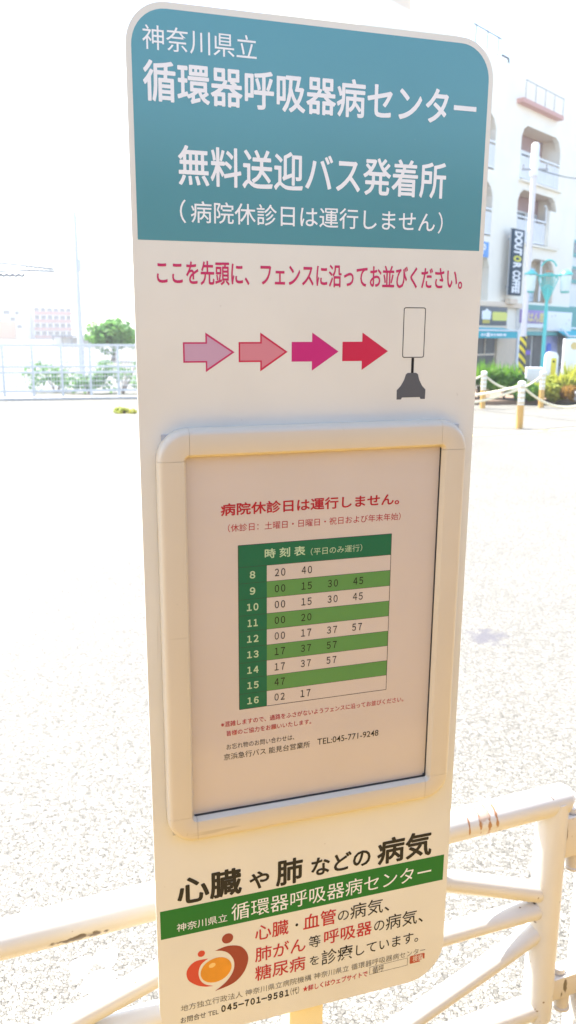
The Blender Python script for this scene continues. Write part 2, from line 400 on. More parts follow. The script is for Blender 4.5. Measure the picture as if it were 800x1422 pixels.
# little picture of this very sign
pp = MB()
outer = P(rrect(269.6, 770.8, 294.2, 820.9, 2.2, 4)); inner = P(rrect(270.4, 771.6, 293.4, 820.1, 1.6, 4))
n = len(outer)
vs = [(x, -.0001, z) for x, z in outer] + [(x, -.0001, z) for x, z in inner]
pp.quads_from(vs, [(i, (i+1) % n, n+(i+1) % n, n+i) for i in range(n)])
pp.poly([(x, -.0001, z) for x, z in P([(280.2, 755), (283.2, 755), (283.2, 770.6), (280.2, 770.6)])])
pp.build('sign_pictogram', M['black_ink'], panel, smooth=False)
flat('sign_pictogram', P([(265, 728.3), (270, 728.3), (271, 730.3), (291.2, 730.3), (292.4, 728.3), (297.4, 728.3), (297.6, 738), (293.5, 742), (290, 748), (288.2, 754), (286, 755.4), (276.5, 755.4), (274.6, 754), (272.6, 748), (269, 742), (264.9, 738)]), -.00014, M['picto_grey'], panel)
# hospital emblem
def disc(cx, cz, rx, rz=None, n=24, rot=0):
    rz = rz or rx
    return P([(cx+rx*math.cos(a)*math.cos(rot)-rz*math.sin(a)*math.sin(rot), cz+rx*math.cos(a)*math.sin(rot)+rz*math.sin(a)*math.cos(rot)) for a in [2*math.pi*k/n for k in range(n)]])
def smooth_loop(pts, n=6):
    out = []; L = len(pts)
    for i in range(L):
        p0, p1, p2, p3 = (Vector(pts[(i+k-1) % L]) for k in range(4))
        if pts[i] in SHARP or pts[(i+1) % L] in SHARP:
            if pts[i] in SHARP: p0 = p1
            if pts[(i+1) % L] in SHARP: p3 = p2
        for k in range(n):
            t = k/n
            out.append(tuple(.5*((2*p1)+(p2-p0)*t+(2*p0-5*p1+4*p2-p3)*t*t+(3*p1-p0-3*p2+p3)*t**3)))
    return out
Lc = [(56.7, 102.3), (41, 102.0), (32.0, 92.5), (33.0, 80), (42.0, 70.6), (52, 65.5), (62.1, 63.9), (53, 68.2), (47.2, 75.5), (45.1, 86.0), (48.2, 96)]
Rc = [(64.5, 110.4), (79.9, 113.2), (95.4, 108.0), (103.4, 92.6), (99.0, 74.5), (86.1, 61.5), (63.7, 56.2), (77.4, 65.8), (85.6, 78.4), (86.4, 91.2), (80.9, 102.3), (73.2, 108.0)]
SHARP = {Lc[0], Lc[6], Rc[0], Rc[6]}
flat('emblem', P(smooth_loop(Lc)), -.0001, M['crest_red'], panel)
flat('emblem', P(smooth_loop(Rc)), -.0001, M['crest_dark'], panel)
flat('emblem', disc(79.3, 123.2, 6.6, 6.6), -.0001, M['crest_dark'], panel)
flat('emblem', disc(48.8, 110.7, 4.2, 4.2), -.0001, M['crest_red'], panel)
flat('emblem', disc(65.5, 84.6, 18.2, 16.2, 32, .2), -.00014, M['crest_orange'], panel)
flat('emblem', disc(61, 92, 4.0, 3.0, 20, .3), -.00018, mat('crest_shine', (.80, .52, .18), .4), panel)
# search box with button and hand pointer
sb = MB(); o4 = P([(256.6, 26.2), (307.8, 26.4), (307.8, 37.4), (256.6, 37.2)]); i4 = P([(257.1, 26.7), (307.3, 26.9), (307.3, 36.9), (257.1, 36.7)])
sb.quads_from([(x, -.0001, z) for x, z in o4] + [(x, -.0001, z) for x, z in i4], [(i, (i+1) % 4, 4+(i+1) % 4, 4+i) for i in range(4)])
sb.build('search_box', M['line_ink'], panel, smooth=False)
flat('search_button', P(rrect(310.6, 27.3, 331, 38.8, 1.6, 4)), -.0001, M['button_red'], panel)
flat('hand_pointer', P([(326.5, 24.2), (331.5, 24.2), (332.6, 28), (331.5, 30.2), (329.6, 30.8), (328.6, 30.5), (328.2, 34.2), (327, 34.2), (326.8, 29.5), (324.8, 30.4), (324.2, 29.4)]), -.00026, M['sign_white'], panel)

# --- snap frame: four rails, four corner pieces, swept from one profile
PROF = [(0, 0), (0, 4.5), (.5, 7.4), (1.8, 10.0), (4.0, 11.8), (6.5, 12.5), (24.2, 12.5), (25.2, 12.2), (27.6, 7.6), (28.0, 6.8), (28.0, .6)]
FU0, FU1, FV0, FV1 = 14.5, 344.5, 262.0, 706.7
frame = MB()
frame.prism(P([(FU0+6, FV0+6), (FU1-6, FV0+6), (FU1-6, FV1-6), (FU0+6, FV1-6)]), -.0012, -.0002)
frame = frame.build('poster_frame', M['grey_back'], sign, smooth=False)
def sweep_piece(name, stations):
    """stations: (origin u, v, inward direction u, v) - profile t runs along the inward direction."""
    b = MB(); rings = []
    for (u, v, du, dv) in stations:
        rings.append([b.bm.verts.new((mm(u+du*t), -.0002-h/1000, mz(v+dv*t))) for t, h in PROF])
    for a, c in zip(rings, rings[1:]):
        for k in range(len(PROF)-1): b.bm.faces.new([a[k], a[k+1], c[k+1], c[k]])
    b.bm.faces.new(rings[0]); b.bm.faces.new(list(reversed(rings[-1])))
    return b.build(name, M['frame_cream'], frame)
RC, GAP = 31.0, .28
def corner(cu, cv, a0):
    st = []
    for k in range(13):
        a = R(a0+90*k/12); st.append((cu+RC*math.cos(a), cv+RC*math.sin(a), -math.cos(a), -math.sin(a)))
    return sweep_piece('frame_corner', st)
corner(FU0+RC, FV0+RC, 180); corner(FU1-RC, FV0+RC, 270); corner(FU1-RC, FV1-RC, 0); corner(FU0+RC, FV1-RC, 90)
sweep_piece('frame_rail', [(FU0, FV1-RC-GAP, 1, 0), (FU0, FV0+RC+GAP, 1, 0)])
sweep_piece('frame_rail', [(FU1, FV0+RC+GAP, -1, 0), (FU1, FV1-RC-GAP, -1, 0)])
sweep_piece('frame_rail', [(FU0+RC+GAP, FV0, 0, 1), (FU1-RC-GAP, FV0, 0, 1)])
sweep_piece('frame_rail', [(FU1-RC-GAP, FV1, 0, -1), (FU0+RC+GAP, FV1, 0, -1)])
for (u0, v0, u1, v1) in ((FU0+.5, FV0+RC-.4, FU0+27.6, FV0+RC+.4), (FU1-27.6, FV0+RC-.4, FU1-.5, FV0+RC+.4), (FU0+.5, FV1-RC-.4, FU0+27.6, FV1-RC+.4), (FU1-27.6, FV1-RC-.4, FU1-.5, FV1-RC+.4),
                         (FU0+RC-.4, FV0+.5, FU0+RC+.4, FV0+27.6), (FU0+RC-.4, FV1-27.6, FU0+RC+.4, FV1-.5), (FU1-RC-.4, FV0+.5, FU1-RC+.4, FV0+27.6), (FU1-RC-.4, FV1-27.6, FU1-RC+.4, FV1-.5)):
    s = MB(); s.prism(P([(u0, v0), (u1, v0), (u1, v1), (u0, v1)]), -.0105 if False else -.0062, -.0012); s.build('frame_seam', M['seam'], frame, smooth=False)
# --- poster
YP = -.0035
po = MB(); po.prism(P([(43.2, 290.8), (316.3, 290.8), (316.3, 678.3), (43.2, 678.3)]), YP, YP+.0006)
poster = po.build('timetable_poster', M['paper'], sign, smooth=False)
POSTER_TEXT = [
('病院休診日は運行しません。', 77.0, 617.6, 270.8, 630.4, 'red_ink', 0.022),
('（休診日：土曜日・日曜日・祝日および年末年始）', 84.2, 600.6, 273.1, 608.8, 'red_ink', 0),
('時 刻 表', 122.4, 570.1, 166.1, 580.4, 'pale_ink', 0.02),
('（平日のみ運行）', 172.2, 569.4, 229.8, 577.3, 'pale_ink', 0),
('※混雑しますので、通路をふさがないようフェンスに沿ってお並びください。', 74.3, 388.1, 285.3, 394.5, 'red_ink', 0.008),
('皆様のご協力をお願いいたします。', 80.2, 377.2, 175.2, 383.4, 'red_ink', 0.008),
('お忘れ物のお問い合わせは、', 80.0, 361.1, 156.0, 367.7, 'black_ink', 0.0),
('京浜急行バス 能見台営業所', 76.8, 349.1, 174.0, 356.7, 'black_ink', 0.004),
('TEL:045-771-9248', 182.7, 350.4, 255.9, 357.8, 'black_ink', 0.004)]
for (s, u0, v0, u1, v1, c, w) in POSTER_TEXT:
    lettering('lettering', [(s, mm(u0), mz(v0), mm(u1), mz(v1), w)], YP-.00018, M[c], poster)
TU0, TU1, TV0, TV1, TH, TC = 94.5, 263.4, 405.8, 586.0, 562.7, 124.7
rh = (TH-TV0)/9
flat('timetable_header', P([(TU0, TH), (TU1, TH), (TU1, TV1), (TU0, TV1)]), YP-.00006, M['table_green'], poster)
flat('hour_column', P([(TU0, TV0), (TC, TV0), (TC, TH), (TU0, TH)]), YP-.00006, M['table_green'], poster)
for k in (1, 3, 5, 7):
    flat('green_row', P([(TC, TH-rh*(k+1)), (TU1, TH-rh*(k+1)), (TU1, TH-rh*k), (TC, TH-rh*k)]), YP-.00006, M['row_green'], poster)
g = MB()
def gl(u0, v0, u1, v1, w=.22):
    if abs(u1-u0) > abs(v1-v0): q = [(u0, v0-w), (u1, v0-w), (u1, v0+w), (u0, v0+w)]
    else: q = [(u0-w, v0), (u0+w, v0), (u0+w, v1), (u0-w, v1)]
    g.poly([(x, YP-.0001-.000002*len(g.bm.faces), z) for x, z in P(q)])
gl(TU0, TV0, TU1, TV0, .3); gl(TU0, TV1, TU1, TV1, .3); gl(TU0, TV0, TU0, TV1, .3); gl(TU1, TV0, TU1, TV1, .3)
for k in range(9): gl(TU0, TH-rh*k, TU1, TH-rh*k, .18)
g.build('timetable_grid', M['line_ink'], poster, smooth=False)
ROWS = [('8', '20 40'), ('9', '00 15 30 45'), ('10', '00 15 30 45'), ('11', '00 20'), ('12', '00 17 37 57'), ('13', '17 37 57'), ('14', '17 37 57'), ('15', '47'), ('16', '02 17')]
hrs = []; deps = []
for k, (h, ms) in enumerate(ROWS):
    zc = TH-rh*(k+.5); w = 5.9 if len(h) == 1 else 12.4
    if h == '11': w = 11.0
    hrs.append((h, mm(109.4-w/2), mz(zc-4.0), mm(109.4+w/2), mz(zc+4.0), .03))
    for j, t in enumerate(ms.split()):
        cx = (138.9, 168.1, 197.4, 226.3)[j]
        deps.append((t, mm(cx-5.7), mz(zc-4.0), mm(cx+5.7), mz(zc+4.2), .010))
lettering('hour_numbers', hrs, YP-.00018, M['pale_ink'], poster)
lettering('departure_minutes', deps, YP-.00018, M['black_ink'], poster)
gk = MB()  # black strips for the dark gap between paper and frame, and a corner piece
for (u0, v0, u1, v1) in ((42.7, 290.2, 316.6, 290.75), (316.05, 290.2, 316.5, 678.6)):
    gk.prism(P([(u0, v0), (u1, v0), (u1, v1), (u0, v1)]), -.0063 if u1-u0 > 1 else -.0060, -.0030)
gk.prism(P([(313.6, 290.9), (316.3, 290.9), (316.3, 293.4), (313.6, 293.4)]), -.0066, -.0045)
gk.build('dark_gap_strip', M['base_black'], frame, smooth=False)
film = MB(); film.poly([(x, -.0054, z) for x, z in P([(43.0, 290.6), (316.0, 290.6), (316.0, 678.1), (43.0, 678.1)])])
film.build('clear_cover', M['film'], sign, smooth=False)
# --- post, clamps, weighted base
m = MB(); m.box((0, .0245, .60), (.044, .036, 1.16), bevel=.004); m.build('post', M['post_cream'], sign)
for z in (.90, 1.62):
    m = MB(); m.box((0, .014, z), (.10, .008, .03), bevel=.002); m.box((0, .047, z), (.10, .006, .03), bevel=.002); m.build('clamp', M['grey_back'], sign)
m = MB()
prof = [(-.24, -.018), (-.20, -.018), (-.19, .0), (.19, .0), (.20, -.018), (.24, -.018), (.24, .07), (.19, .12), (.13, .18), (.09, .22), (-.09, .22), (-.13, .18), (-.19, .12), (-.24, .07)]
m.prism(prof, -.17, .21); m.build('weighted_base', M['base_black'], sign)

# ------------------------------------------------------------------ near pipe barrier
bar = empty('pipe_barrier', (-.386, .967, 0), math.atan2(.37780391, .92588563))
tag(bar, 'white tubular pedestrian barrier with rust streaks standing behind the bus stop sign', 'barrier')
ZT, ZB, UL, UR = .798, .372, -1.30, .928
m = MB(); m.tube([(UL, 0, ZT), (UR+.020, 0, ZT), (UR+.027, 0, ZT-.002)], [.0265, .0265, .022], 24); m.build('top_rail', M['rail_white'], bar)
m = MB(); m.tube([(UL, 0, ZB+.006), (UR, 0, ZB), (UR+.02, 0, ZB)], [.0225, .0225, .019], 20); m.build('bottom_rail', M['rail_white'], bar)
for u in (UL, UR):
    m = MB(); m.tube([(u, 0, ZB-.022), (u, 0, ZB-.018), (u, 0, ZT+.004)], [.024, .0275, .0275], 24); m.build('end_post', M['rail_white'], bar)
m = MB(); m.tube([(UL, 0, .615), (.20, 0, .606), (.55, 0, .594), (UR-.01, 0, .585)], .0185, 18); m.build('middle_rail', M['rail_white'], bar)
for pts in ([(UR-.01, 0, .616), (.715, 0, .694), (.50, 0, .778)], [(.47, 0, .778), (.216, 0, .676), (.072, 0, .634), (-.03, 0, .600)],
            [(UR-.01, 0, .540), (.814, 0, .498), (.69, 0, .452), (.48, 0, .372)], [(-.06, 0, .600), (-.30, 0, .50), (-.58, 0, .378)]):
    m = MB(); m.tube(pts, .0185, 18); m.build('brace_pipe', M['rail_white'], bar)
# hinge brackets to the standing post
for (zc, hz) in ((.728, .078), (.411, .044)):
    m = MB()
    m.box((.985, -.016, zc), (.085, .005, hz), bevel=.0015)
    m.box((.985, .016, zc), (.085, .005, hz), bevel=.0015)
    m.box((.985, 0, zc+hz/2-.003), (.085, .027, .004))
    br = m.build('hinge_bracket', M['bracket_white'], bar)
    b = MB(); b.lathe([(.0, 0), (.0125, .0), (.0125, .005), (.011, .0095), (.006, .0125), (.0, .0135)], (.972, 0, zc+hz/2), 18); b.build('bolt', M['rail_white'], br)
    b = MB(); b.lathe([(.0, -.04), (.0165, -.04), (.0165, -.036), (.0145, -.034), (.0145, 0), (0, 0)], (.985, 0, zc-hz/2+.002), 20); b.build('hinge_pin', M['bracket_white'], br)
m = MB(); m.tube([(1.058, 0, -.02), (1.058, 0, .83), (1.058, 0, .848), (1.058, 0, .855)], [.048, .048, .040, .02], 28); m.build('standing_post', M['rail_white'], bar)
m = MB(); m.tube([(UL-.12, 0, -.02), (UL-.12, 0, .83), (UL-.12, 0, .848), (UL-.12, 0, .855)], [.048, .048, .040, .02], 28); m.build('standing_post', M['rail_white'], bar)
for zc in (.728, .411):
    m = MB(); m.box((UL-.05, 0, zc), (.07, .03, .05), bevel=.002); m.build('hinge_bracket', M['bracket_white'], bar)

# ------------------------------------------------------------------ ground
m = MB()
vs = []; fs = []
xs = [-590, -300, -60, -12, -4, 0, 4, 12, 60, 300, 590]; ys = [-190, -60, -8, 0, 3, 8, 20, 60, 250, 690]
for y in ys:
    for x in xs: vs.append((x, y, 0))
for j in range(len(ys)-1):
    for i in range(len(xs)-1):
        a = j*len(xs)+i; fs.append((a, a+1, a+len(xs)+1, a+len(xs)))
m.quads_from(vs, fs); tag(m.build('ground', M['asphalt'], smooth=False), kind='structure')
# unseen footway under the sign, its saturated tan made up to bounce warm light
def pavers():
    m, nt, b = nodes_of('bounce_pavers'); b.inputs['Roughness'].default_value = .85
    tc = N(nt, 'ShaderNodeTexCoord'); br = N(nt, 'ShaderNodeTexBrick'); br.inputs['Scale'].default_value = 5
    br.inputs['Color1'].default_value = (.43, .275, .04, 1); br.inputs['Color2'].default_value = (.385, .24, .035, 1); br.inputs['Mortar'].default_value = (.25, .17, .09, 1); br.inputs['Mortar Size'].default_value = .012
    nt.links.new(tc.outputs['Object'], br.inputs['Vector']); nt.links.new(br.outputs['Color'], b.inputs['Base Color'])
    return m
bd = Vector((.92588563, .37780391, 0)); bn = Vector((.37780391, -.92588563, 0)); b0 = Vector((-.386, .967, 0))
m = MB()
pr = [b0-bd*40+bn*.10, b0+bd*40+bn*.10, b0+bd*40+bn*2.1, b0-bd*40+bn*2.1]
m.poly([(p.x, p.y, .10) for p in pr]); m.poly([(pr[0].x, pr[0].y, .10), (pr[1].x, pr[1].y, .10), (pr[1].x, pr[1].y, -.02), (pr[0].x, pr[0].y, -.02)]); m.poly([(pr[3].x, pr[3].y, .10), (pr[2].x, pr[2].y, .10), (pr[2].x, pr[2].y, -.02), (pr[3].x, pr[3].y, -.02)])
tag(m.build('footpath', pavers(), smooth=False), kind='structure')
# worn stencil mark: three rounded lobes of white road paint, divided by the bare joints
def blob(cx, cy, pts):
    return [(cx+x, cy+y, .001) for x, y in pts]
m = MB(); SHARP = set()
def lobe(pts):
    return smooth_loop([(x, y) for x, y in pts], 5)
for L in ([(-.558, 1.844), (-.546, 1.857), (-.523, 1.870), (-.509, 1.867), (-.499, 1.845), (-.504, 1.825), (-.516, 1.802), (-.530, 1.785), (-.545, 1.802)],
          [(-.503, 1.872), (-.479, 1.891), (-.451, 1.889), (-.442, 1.865), (-.446, 1.838), (-.465, 1.831), (-.486, 1.843)],
          [(-.500, 1.803), (-.487, 1.817), (-.464, 1.822), (-.441, 1.817), (-.432, 1.796), (-.441, 1.767), (-.459, 1.753), (-.486, 1.744), (-.510, 1.748), (-.512, 1.767)]):
    m.poly([(x, y, .0009) for x, y in lobe(L)])
tag(m.build('road_paint', M['paint_white'], smooth=False), kind='structure')
# thin joint and old yellow line across the lane on the right
m = MB(); d = Vector((5.606-4.141, 16.057-18.686, 0)).normalized(); n = Vector((-d.y, d.x, 0)); c = Vector((4.141, 18.686, .004))
m.poly([c-d*6-n*.018, c+d*14-n*.018, c+d*14+n*.018, c-d*6+n*.018])
tag(m.build('pavement', M['groove'], smooth=False), kind='structure')
m = MB(); d = Vector((5.164-3.089, 14.761-13.566, 0)).normalized(); n = Vector((-d.y, d.x, 0)); c = Vector((3.089, 13.566, .004))
m.poly([c-d*.6-n*.07, c+d*9-n*.07, c+d*9+n*.07, c-d*.6+n*.07])
tag(m.build('road_marking', mat('old_yellow_paint', (.62, .50, .22), .8, var=.3, scale=8), smooth=False), kind='structure')

# ------------------------------------------------------------------ far white fence on its kerb
fd = Vector((-3.955+7.172, 21.547-20.548, 0)); fa = math.atan2(fd.y, fd.x)
ff = empty('mesh_fence', (-7.172, 20.548, 0), fa)
tag(ff, 'long white mesh fence on a low kerb along the far edge of the plaza', 'fence')
m = MB(); m.box((-1.2, 0, -.01), (17, .34, .09), bevel=.02); m.build('kerb', M['kerb'], ff)
HF = 1.27
for k in range(-13, 11):
    m = MB(); m.box((k*.70+.12, 0, HF/2+.06), (.06, .06, HF), bevel=.006); m.build('fence_post', M['fence_white'], ff)
for z, h in ((HF+.06, .06), (.80, .05), (.66, .05), (.20, .05)):
    m = MB(); m.box((-1.0, -.002, z), (16.9, .045, h), bevel=.004); m.build('fence_rail', M['fence_white'], ff)
m = MB()
for k in range(-134, 106):
    x = k*.07+.06
    m.box((x, .012, .73), (.014, .014, 1.14))
for z in (.32, .44, .55, .92, 1.04, 1.16, 1.26):
    m.box((-1.0, .026, z), (16.9, .014, .016))
m.build('mesh_infill', M['fence_white'], ff, smooth=False)

# ------------------------------------------------------------------ foliage
def leaf_mat(name, dark, light, scale=1.2):
    m, nt, b = nodes_of(name)
    b.inputs['Roughness'].default_value = .55; b.inputs['Specular IOR Level'].default_value = .3
    tc = N(nt, 'ShaderNodeTexCoord'); nz = N(nt, 'ShaderNodeTexNoise'); nz.inputs['Scale'].default_value = scale; nz.inputs['Detail'].default_value = 5
    nt.links.new(tc.outputs['Object'], nz.inputs['Vector'])
    rp = N(nt, 'ShaderNodeValToRGB'); rp.color_ramp.elements[0].position = .35; rp.color_ramp.elements[1].position = .65
    rp.color_ramp.elements[0].color = (*dark, 1); rp.color_ramp.elements[1].color = (*light, 1)
    nt.links.new(nz.outputs['Fac'], rp.inputs['Fac']); nt.links.new(rp.outputs['Color'], b.inputs['Base Color'])
    tl = N(nt, 'ShaderNodeBsdfTranslucent'); nt.links.new(rp.outputs['Color'], tl.inputs['Color'])
    mx = N(nt, 'ShaderNodeMixShader'); mx.inputs['Fac'].default_value = .45
    nt.links.new(b.outputs[0], mx.inputs[1]); nt.links.new(tl.outputs[0], mx.inputs[2])
    nt.links.new(mx.outputs[0], nt.nodes['Material Output'].inputs['Surface'])
    return m
M['leaf_tree'] = leaf_mat('tree_leaves', (.09, .24, .06), (.20, .38, .09), .7)
M['leaf_shrub'] = leaf_mat('shrub_leaves', (.07, .20, .025), (.20, .36, .045), 3)
M['leaf_yellow'] = leaf_mat('yellow_leaves', (.26, .32, .04), (.52, .50, .08), 4)
M['leaf_rust'] = leaf_mat('rusty_leaves', (.25, .13, .03), (.42, .26, .06), 5)
M['bark'] = mat('bark', (.16, .12, .09), .9, var=.25, scale=8, bump=.5)
rnd = random.Random(3)
def leaf_quad(bm, c, nrm, size, elong=1.6):
    t = nrm.orthogonal().normalized(); t = Matrix.Rotation(rnd.uniform(0, 6.28), 3, nrm) @ t; s = nrm.cross(t)
    a = t*size*elong*.5; b = s*size*.5
    bm.faces.new([bm.verts.new(c-a), bm.verts.new(c+b*.9+nrm*size*.1), bm.verts.new(c+a), bm.verts.new(c-b*.9+nrm*size*.1)])
def rvec():
    while True:
        v = Vector((rnd.uniform(-1, 1), rnd.uniform(-1, 1), rnd.uniform(-1, 1)))
        if .05 < v.length < 1: return v
def crown(clumps, per, size):
    m = MB()
    for (c, r) in clumps:
        c = Vector(c)
        for _ in range(per):
            v = rvec(); v = v.normalized()*(v.length**.45)
            p = c + Vector((v.x*r, v.y*r, v.z*r*.8))
            leaf_quad(m.bm, p, (v*.7+rvec()*.8+Vector((0, 0, .3))).normalized(), size*rnd.uniform(.6, 1.35))
    return m
def tree(name, loc, h, spread, label, clumps=16, per=170, size=.24, leaf='leaf_tree', group=None):
    t = empty(name, loc); tag(t, label, 'tree', group)
    m = MB(); m.tube([(0, 0, -.1), (.05, 0, h*.25), (.0, .05, h*.5), (.1, 0, h*.72)], [.17, .13, .10, .05], 10)
    cl = []
    for k in range(clumps):
        a = rnd.uniform(0, 6.28); q = spread*math.sqrt(rnd.random())*.78; z = h*rnd.uniform(.42, .9)
        q *= 1 - .5*max(0, (z/h-.62)/.38)
        c = (q*math.cos(a), q*math.sin(a), z); cl.append((c, spread*rnd.uniform(.26, .42)))
        if k % 2 == 0: m.tube([(0, .03, h*.4), (c[0]*.5, c[1]*.5, (h*.42+z)*.5), c], [.07, .045, .015], 7)
    m.build('trunk', M['bark'], t)
    crown(cl, per, size).build('crown', M[leaf], t, smooth=False, fixn=False)
    return t
tree('round_tree', (-10.5, 50, 0), 2.35, 1.75, 'bright green round tree beyond the mesh fence next to the sign', 30, 62, .22)
tree('round_tree', (-7.6, 53, 0), 2.1, 1.9, 'darker broad tree beyond the mesh fence mostly hidden by the sign', 20, 90, .26)
def shrub(loc, h, w, label, leaf='leaf_shrub', n=1900, size=.075, group=None, name='shrub', spikes=True):
    t = empty(name, loc); tag(t, label, 'shrub', group)
    m = MB()
    for k in range(7):
        a = rnd.uniform(0, 6.28); m.tube([(0, 0, -.03), (w*.25*math.cos(a), w*.25*math.sin(a), h*.4), (w*.42*math.cos(a), w*.42*math.sin(a), h*.8)], [.016, .011, .004], 6)
    m.build('stem', M['bark'], t)
    cl = [((rnd.uniform(-.5, .5)*w*1.1, rnd.uniform(-.4, .4)*w, h*rnd.uniform(.22, .72)), w*rnd.uniform(.2, .36)) for _ in range(9)]
    m = crown(cl, n//9, size)
    if spikes:
        for _ in range(170):
            x, y = rnd.uniform(-.6, .6)*w, rnd.uniform(-.45, .45)*w; z0 = h*rnd.uniform(.35, .7); L = h*rnd.uniform(.25, .55)
            q = Vector((x, y, z0)); t1 = q+Vector((rnd.uniform(-.12, .12), rnd.uniform(-.1, .1), L)); s = Vector((.014, .006, 0))
            m.bm.faces.new([m.bm.verts.new(q-s), m.bm.verts.new(q+s), m.bm.verts.new((q+t1)/2+s*1.2), m.bm.verts.new(t1), m.bm.verts.new((q+t1)/2-s*1.2)])
    m.build('foliage', M[leaf], t, smooth=False, fixn=False)
    return t
G1 = 'shrubs in the planting bed across the lane'
# hidden behind and beside the sign, then along the bed to the right
bed = [((4.15, 21.0, .1), .95, .75, 'tall feathery green shrub nearest the sign edge in the planting bed', 'leaf_shrub'),
       ((4.75, 20.6, .1), .86, .7, 'bushy green shrub between the sign edge and the striped pole', 'leaf_shrub'),
       ((5.35, 20.6, .1), .80, .62, 'green shrub directly left of the striped utility pole', 'leaf_shrub'),
       ((5.75, 20.1, .1), .38, .5, 'low green shrub in front of the striped utility pole', 'leaf_shrub'),
       ((6.15, 20.3, .1), .42, .55, 'low pale green shrub right of the striped utility pole', 'leaf_yellow'),
       ((6.72, 20.4, .1), .62, .62, 'yellow green shrub beside the yellow notice post', 'leaf_yellow'),
       ((6.85, 19.9, .1), .36, .42, 'rust brown withering shrub beside the grey boulder', 'leaf_rust'),
       ((7.30, 20.6, .1), .80, .72, 'bright yellow shrub in front of the white standing sign', 'leaf_yellow'),
       ((7.95, 21.0, .1), .85, .8, 'lime shrub farthest right in the planting bed', 'leaf_shrub')]
for (loc, h, w, lab, lf) in bed: shrub(loc, h, w, lab, lf, group=G1)
t = shrub((-3.40, 17.2, 0), .08, .34, 'small clump of weeds growing on the open plaza left of the sign', 'leaf_yellow', 420, .05, name='weed_clump', spikes=False)
t['category'] = 'weeds'
G2 = 'bushes behind the white mesh fence'
for k, (x, y, h, w, lab) in enumerate([(-6.5, 23.2, .95, 1.0, 'sparse bush behind the left end of the mesh fence'), (-5.5, 22.9, .8, .8, 'low bush behind the mesh fence in front of the antenna pole'),
                                  (-4.6, 23.0, 1.15, 1.0, 'dense bush behind the mesh fence close to the sign'), (-3.7, 23.4, 1.2, 1.1, 'densest bush behind the mesh fence touching the sign edge')]):
    shrub((x, y, 0), h, w, lab, 'leaf_tree', 360, .09, G2, spikes=False)

# ------------------------------------------------------------------ left background
M['far_white'] = mat('far_white_render', (.80, .79, .77), .8, var=.03)
M['far_pink'] = mat('far_pink_balcony', (.42, .17, .14), .8)
M['far_tan'] = mat('far_tan_panel', (.55, .30, .16), .8)
M['far_glass'] = mat('far_glass', (.04, .045, .06), .2)
M['far_grey'] = mat('far_grey', (.30, .30, .31), .7)
ap = empty('apartment_building', (-86.5, 250, 0), 0); tag(ap, 'pale apartment block with pink balcony bands far beyond the fence on the left', 'building')
m = MB(); m.box((1.5, 0, 4.5), (17.0, 10, 9.0)); m.build('wall', M['far_white'], ap, smooth=False)
WR = Matrix.Rotation(R(36), 4, 'Z'); WC = Vector((13.6, 5.2, 0))
m = MB(); m.box((WC.x, WC.y, 4.65), (11.5, 8, 9.3), rz=R(36)); m.build('wing_wall', M['far_white'], ap, smooth=False)
for k in range(4):
    z = .9+k*2.3
    v = WR @ Vector((0, -4.45, 0)); m = MB(); m.box((WC.x+v.x, WC.y+v.y, z-.1), (11.5, .9, .85), rz=R(36)); m.build('balcony', M['far_pink'], ap, smooth=False)
    for j in range(6):
        q = WR @ Vector((-4.8+j*1.95, -4.08, 0))
        w = MB(); w.box((WC.x+q.x, WC.y+q.y, z+.95), (1.3, .15, 1.1), rz=R(36)); w.build('window', M['far_glass'], ap, smooth=False)
m = MB(); m.box((4.4, -5.4, 2.6), (5.2, .8, 5.0)); m.build('stair_panel', M['far_tan'], ap, smooth=False)
for (x, z, w, h) in ((-4.6, 7.7, 3.4, .9), (4.6, 7.7, 1.4, .9), (7.6, 7.5, .9, .8), (-4.0, 5.9, 5.4, .9), (1.6, 5.9, 1.0, .9), (6.3, 5.8, 1.1, .9), (2.2, 3.8+1.9-.3, .8, .5), (-3.6, 3.9, 3.0, .8), (8.2, 3.7, 1.0, .8), (-3.8, 2.0, 3.0, .8)):
    m = MB(); m.box((x, -5.05, z), (w*1.25, .2, h*1.2)); m.build('window', M['far_glass'], ap, smooth=False)
m = MB(); m.box((5.2, 0, 9.5), (2.2, 2.2, 1.0)); m.tube([(6.4, -2, 9.0), (6.4, -2, 11.0)], .06, 6); m.build('roof_house', M['far_white'], ap, smooth=False)
lb = empty('platform_canopy', (-28, 110, 0)); tag(lb, 'low white platform canopy on thin posts beyond the mesh fence', 'canopy')
m = MB()
for k in range(3): m.box((-1.75+k*1.85, 0, 1.36), (1.55, 4, .22))
m.build('roof', M['far_grey'], lb, smooth=False)
m = MB(); m.box((0, 1.5, .55), (6.2, .3, 1.25)); m.build('wall', M['far_white'], lb, smooth=False)
for k in range(5):
    m = MB(); m.box((-2.5+k*1.2, -1.4, .62), (.12, .12, 1.3)); m.build('canopy_post', M['far_grey'], lb, smooth=False)
an = empty('antenna_pole', (-7.45, 30, 0)); tag(an, 'slim white antenna pole with small aerials beyond the mesh fence', 'pole')
M['pole_white'] = mat('pole_white', (.64, .64, .65), .5)
m = MB(); m.tube([(0, 0, -.1), (0, 0, 2.9), (0, 0, 5.75)], [.11, .085, .055], 14); m.build('pole', M['pole_white'], an)
for (z, s) in ((5.55, .16), (4.55, .13), (3.5, .16), (2.85, .14)):
    m = MB(); m.box((0, 0, z), (s*2.4, .05, .025))
    for sx in (-1, 1): m.tube([(sx*s, 0, z-.11), (sx*s, 0, z+.14)], .016, 8)
    m.build('aerial', M['far_grey'] if z < 4 else M['pole_white'], an)
m = MB(); m.box((.10, -.05, 3.95), (.11, .1, .42), bevel=.01); m.build('equipment_box', M['pole_white'], an)
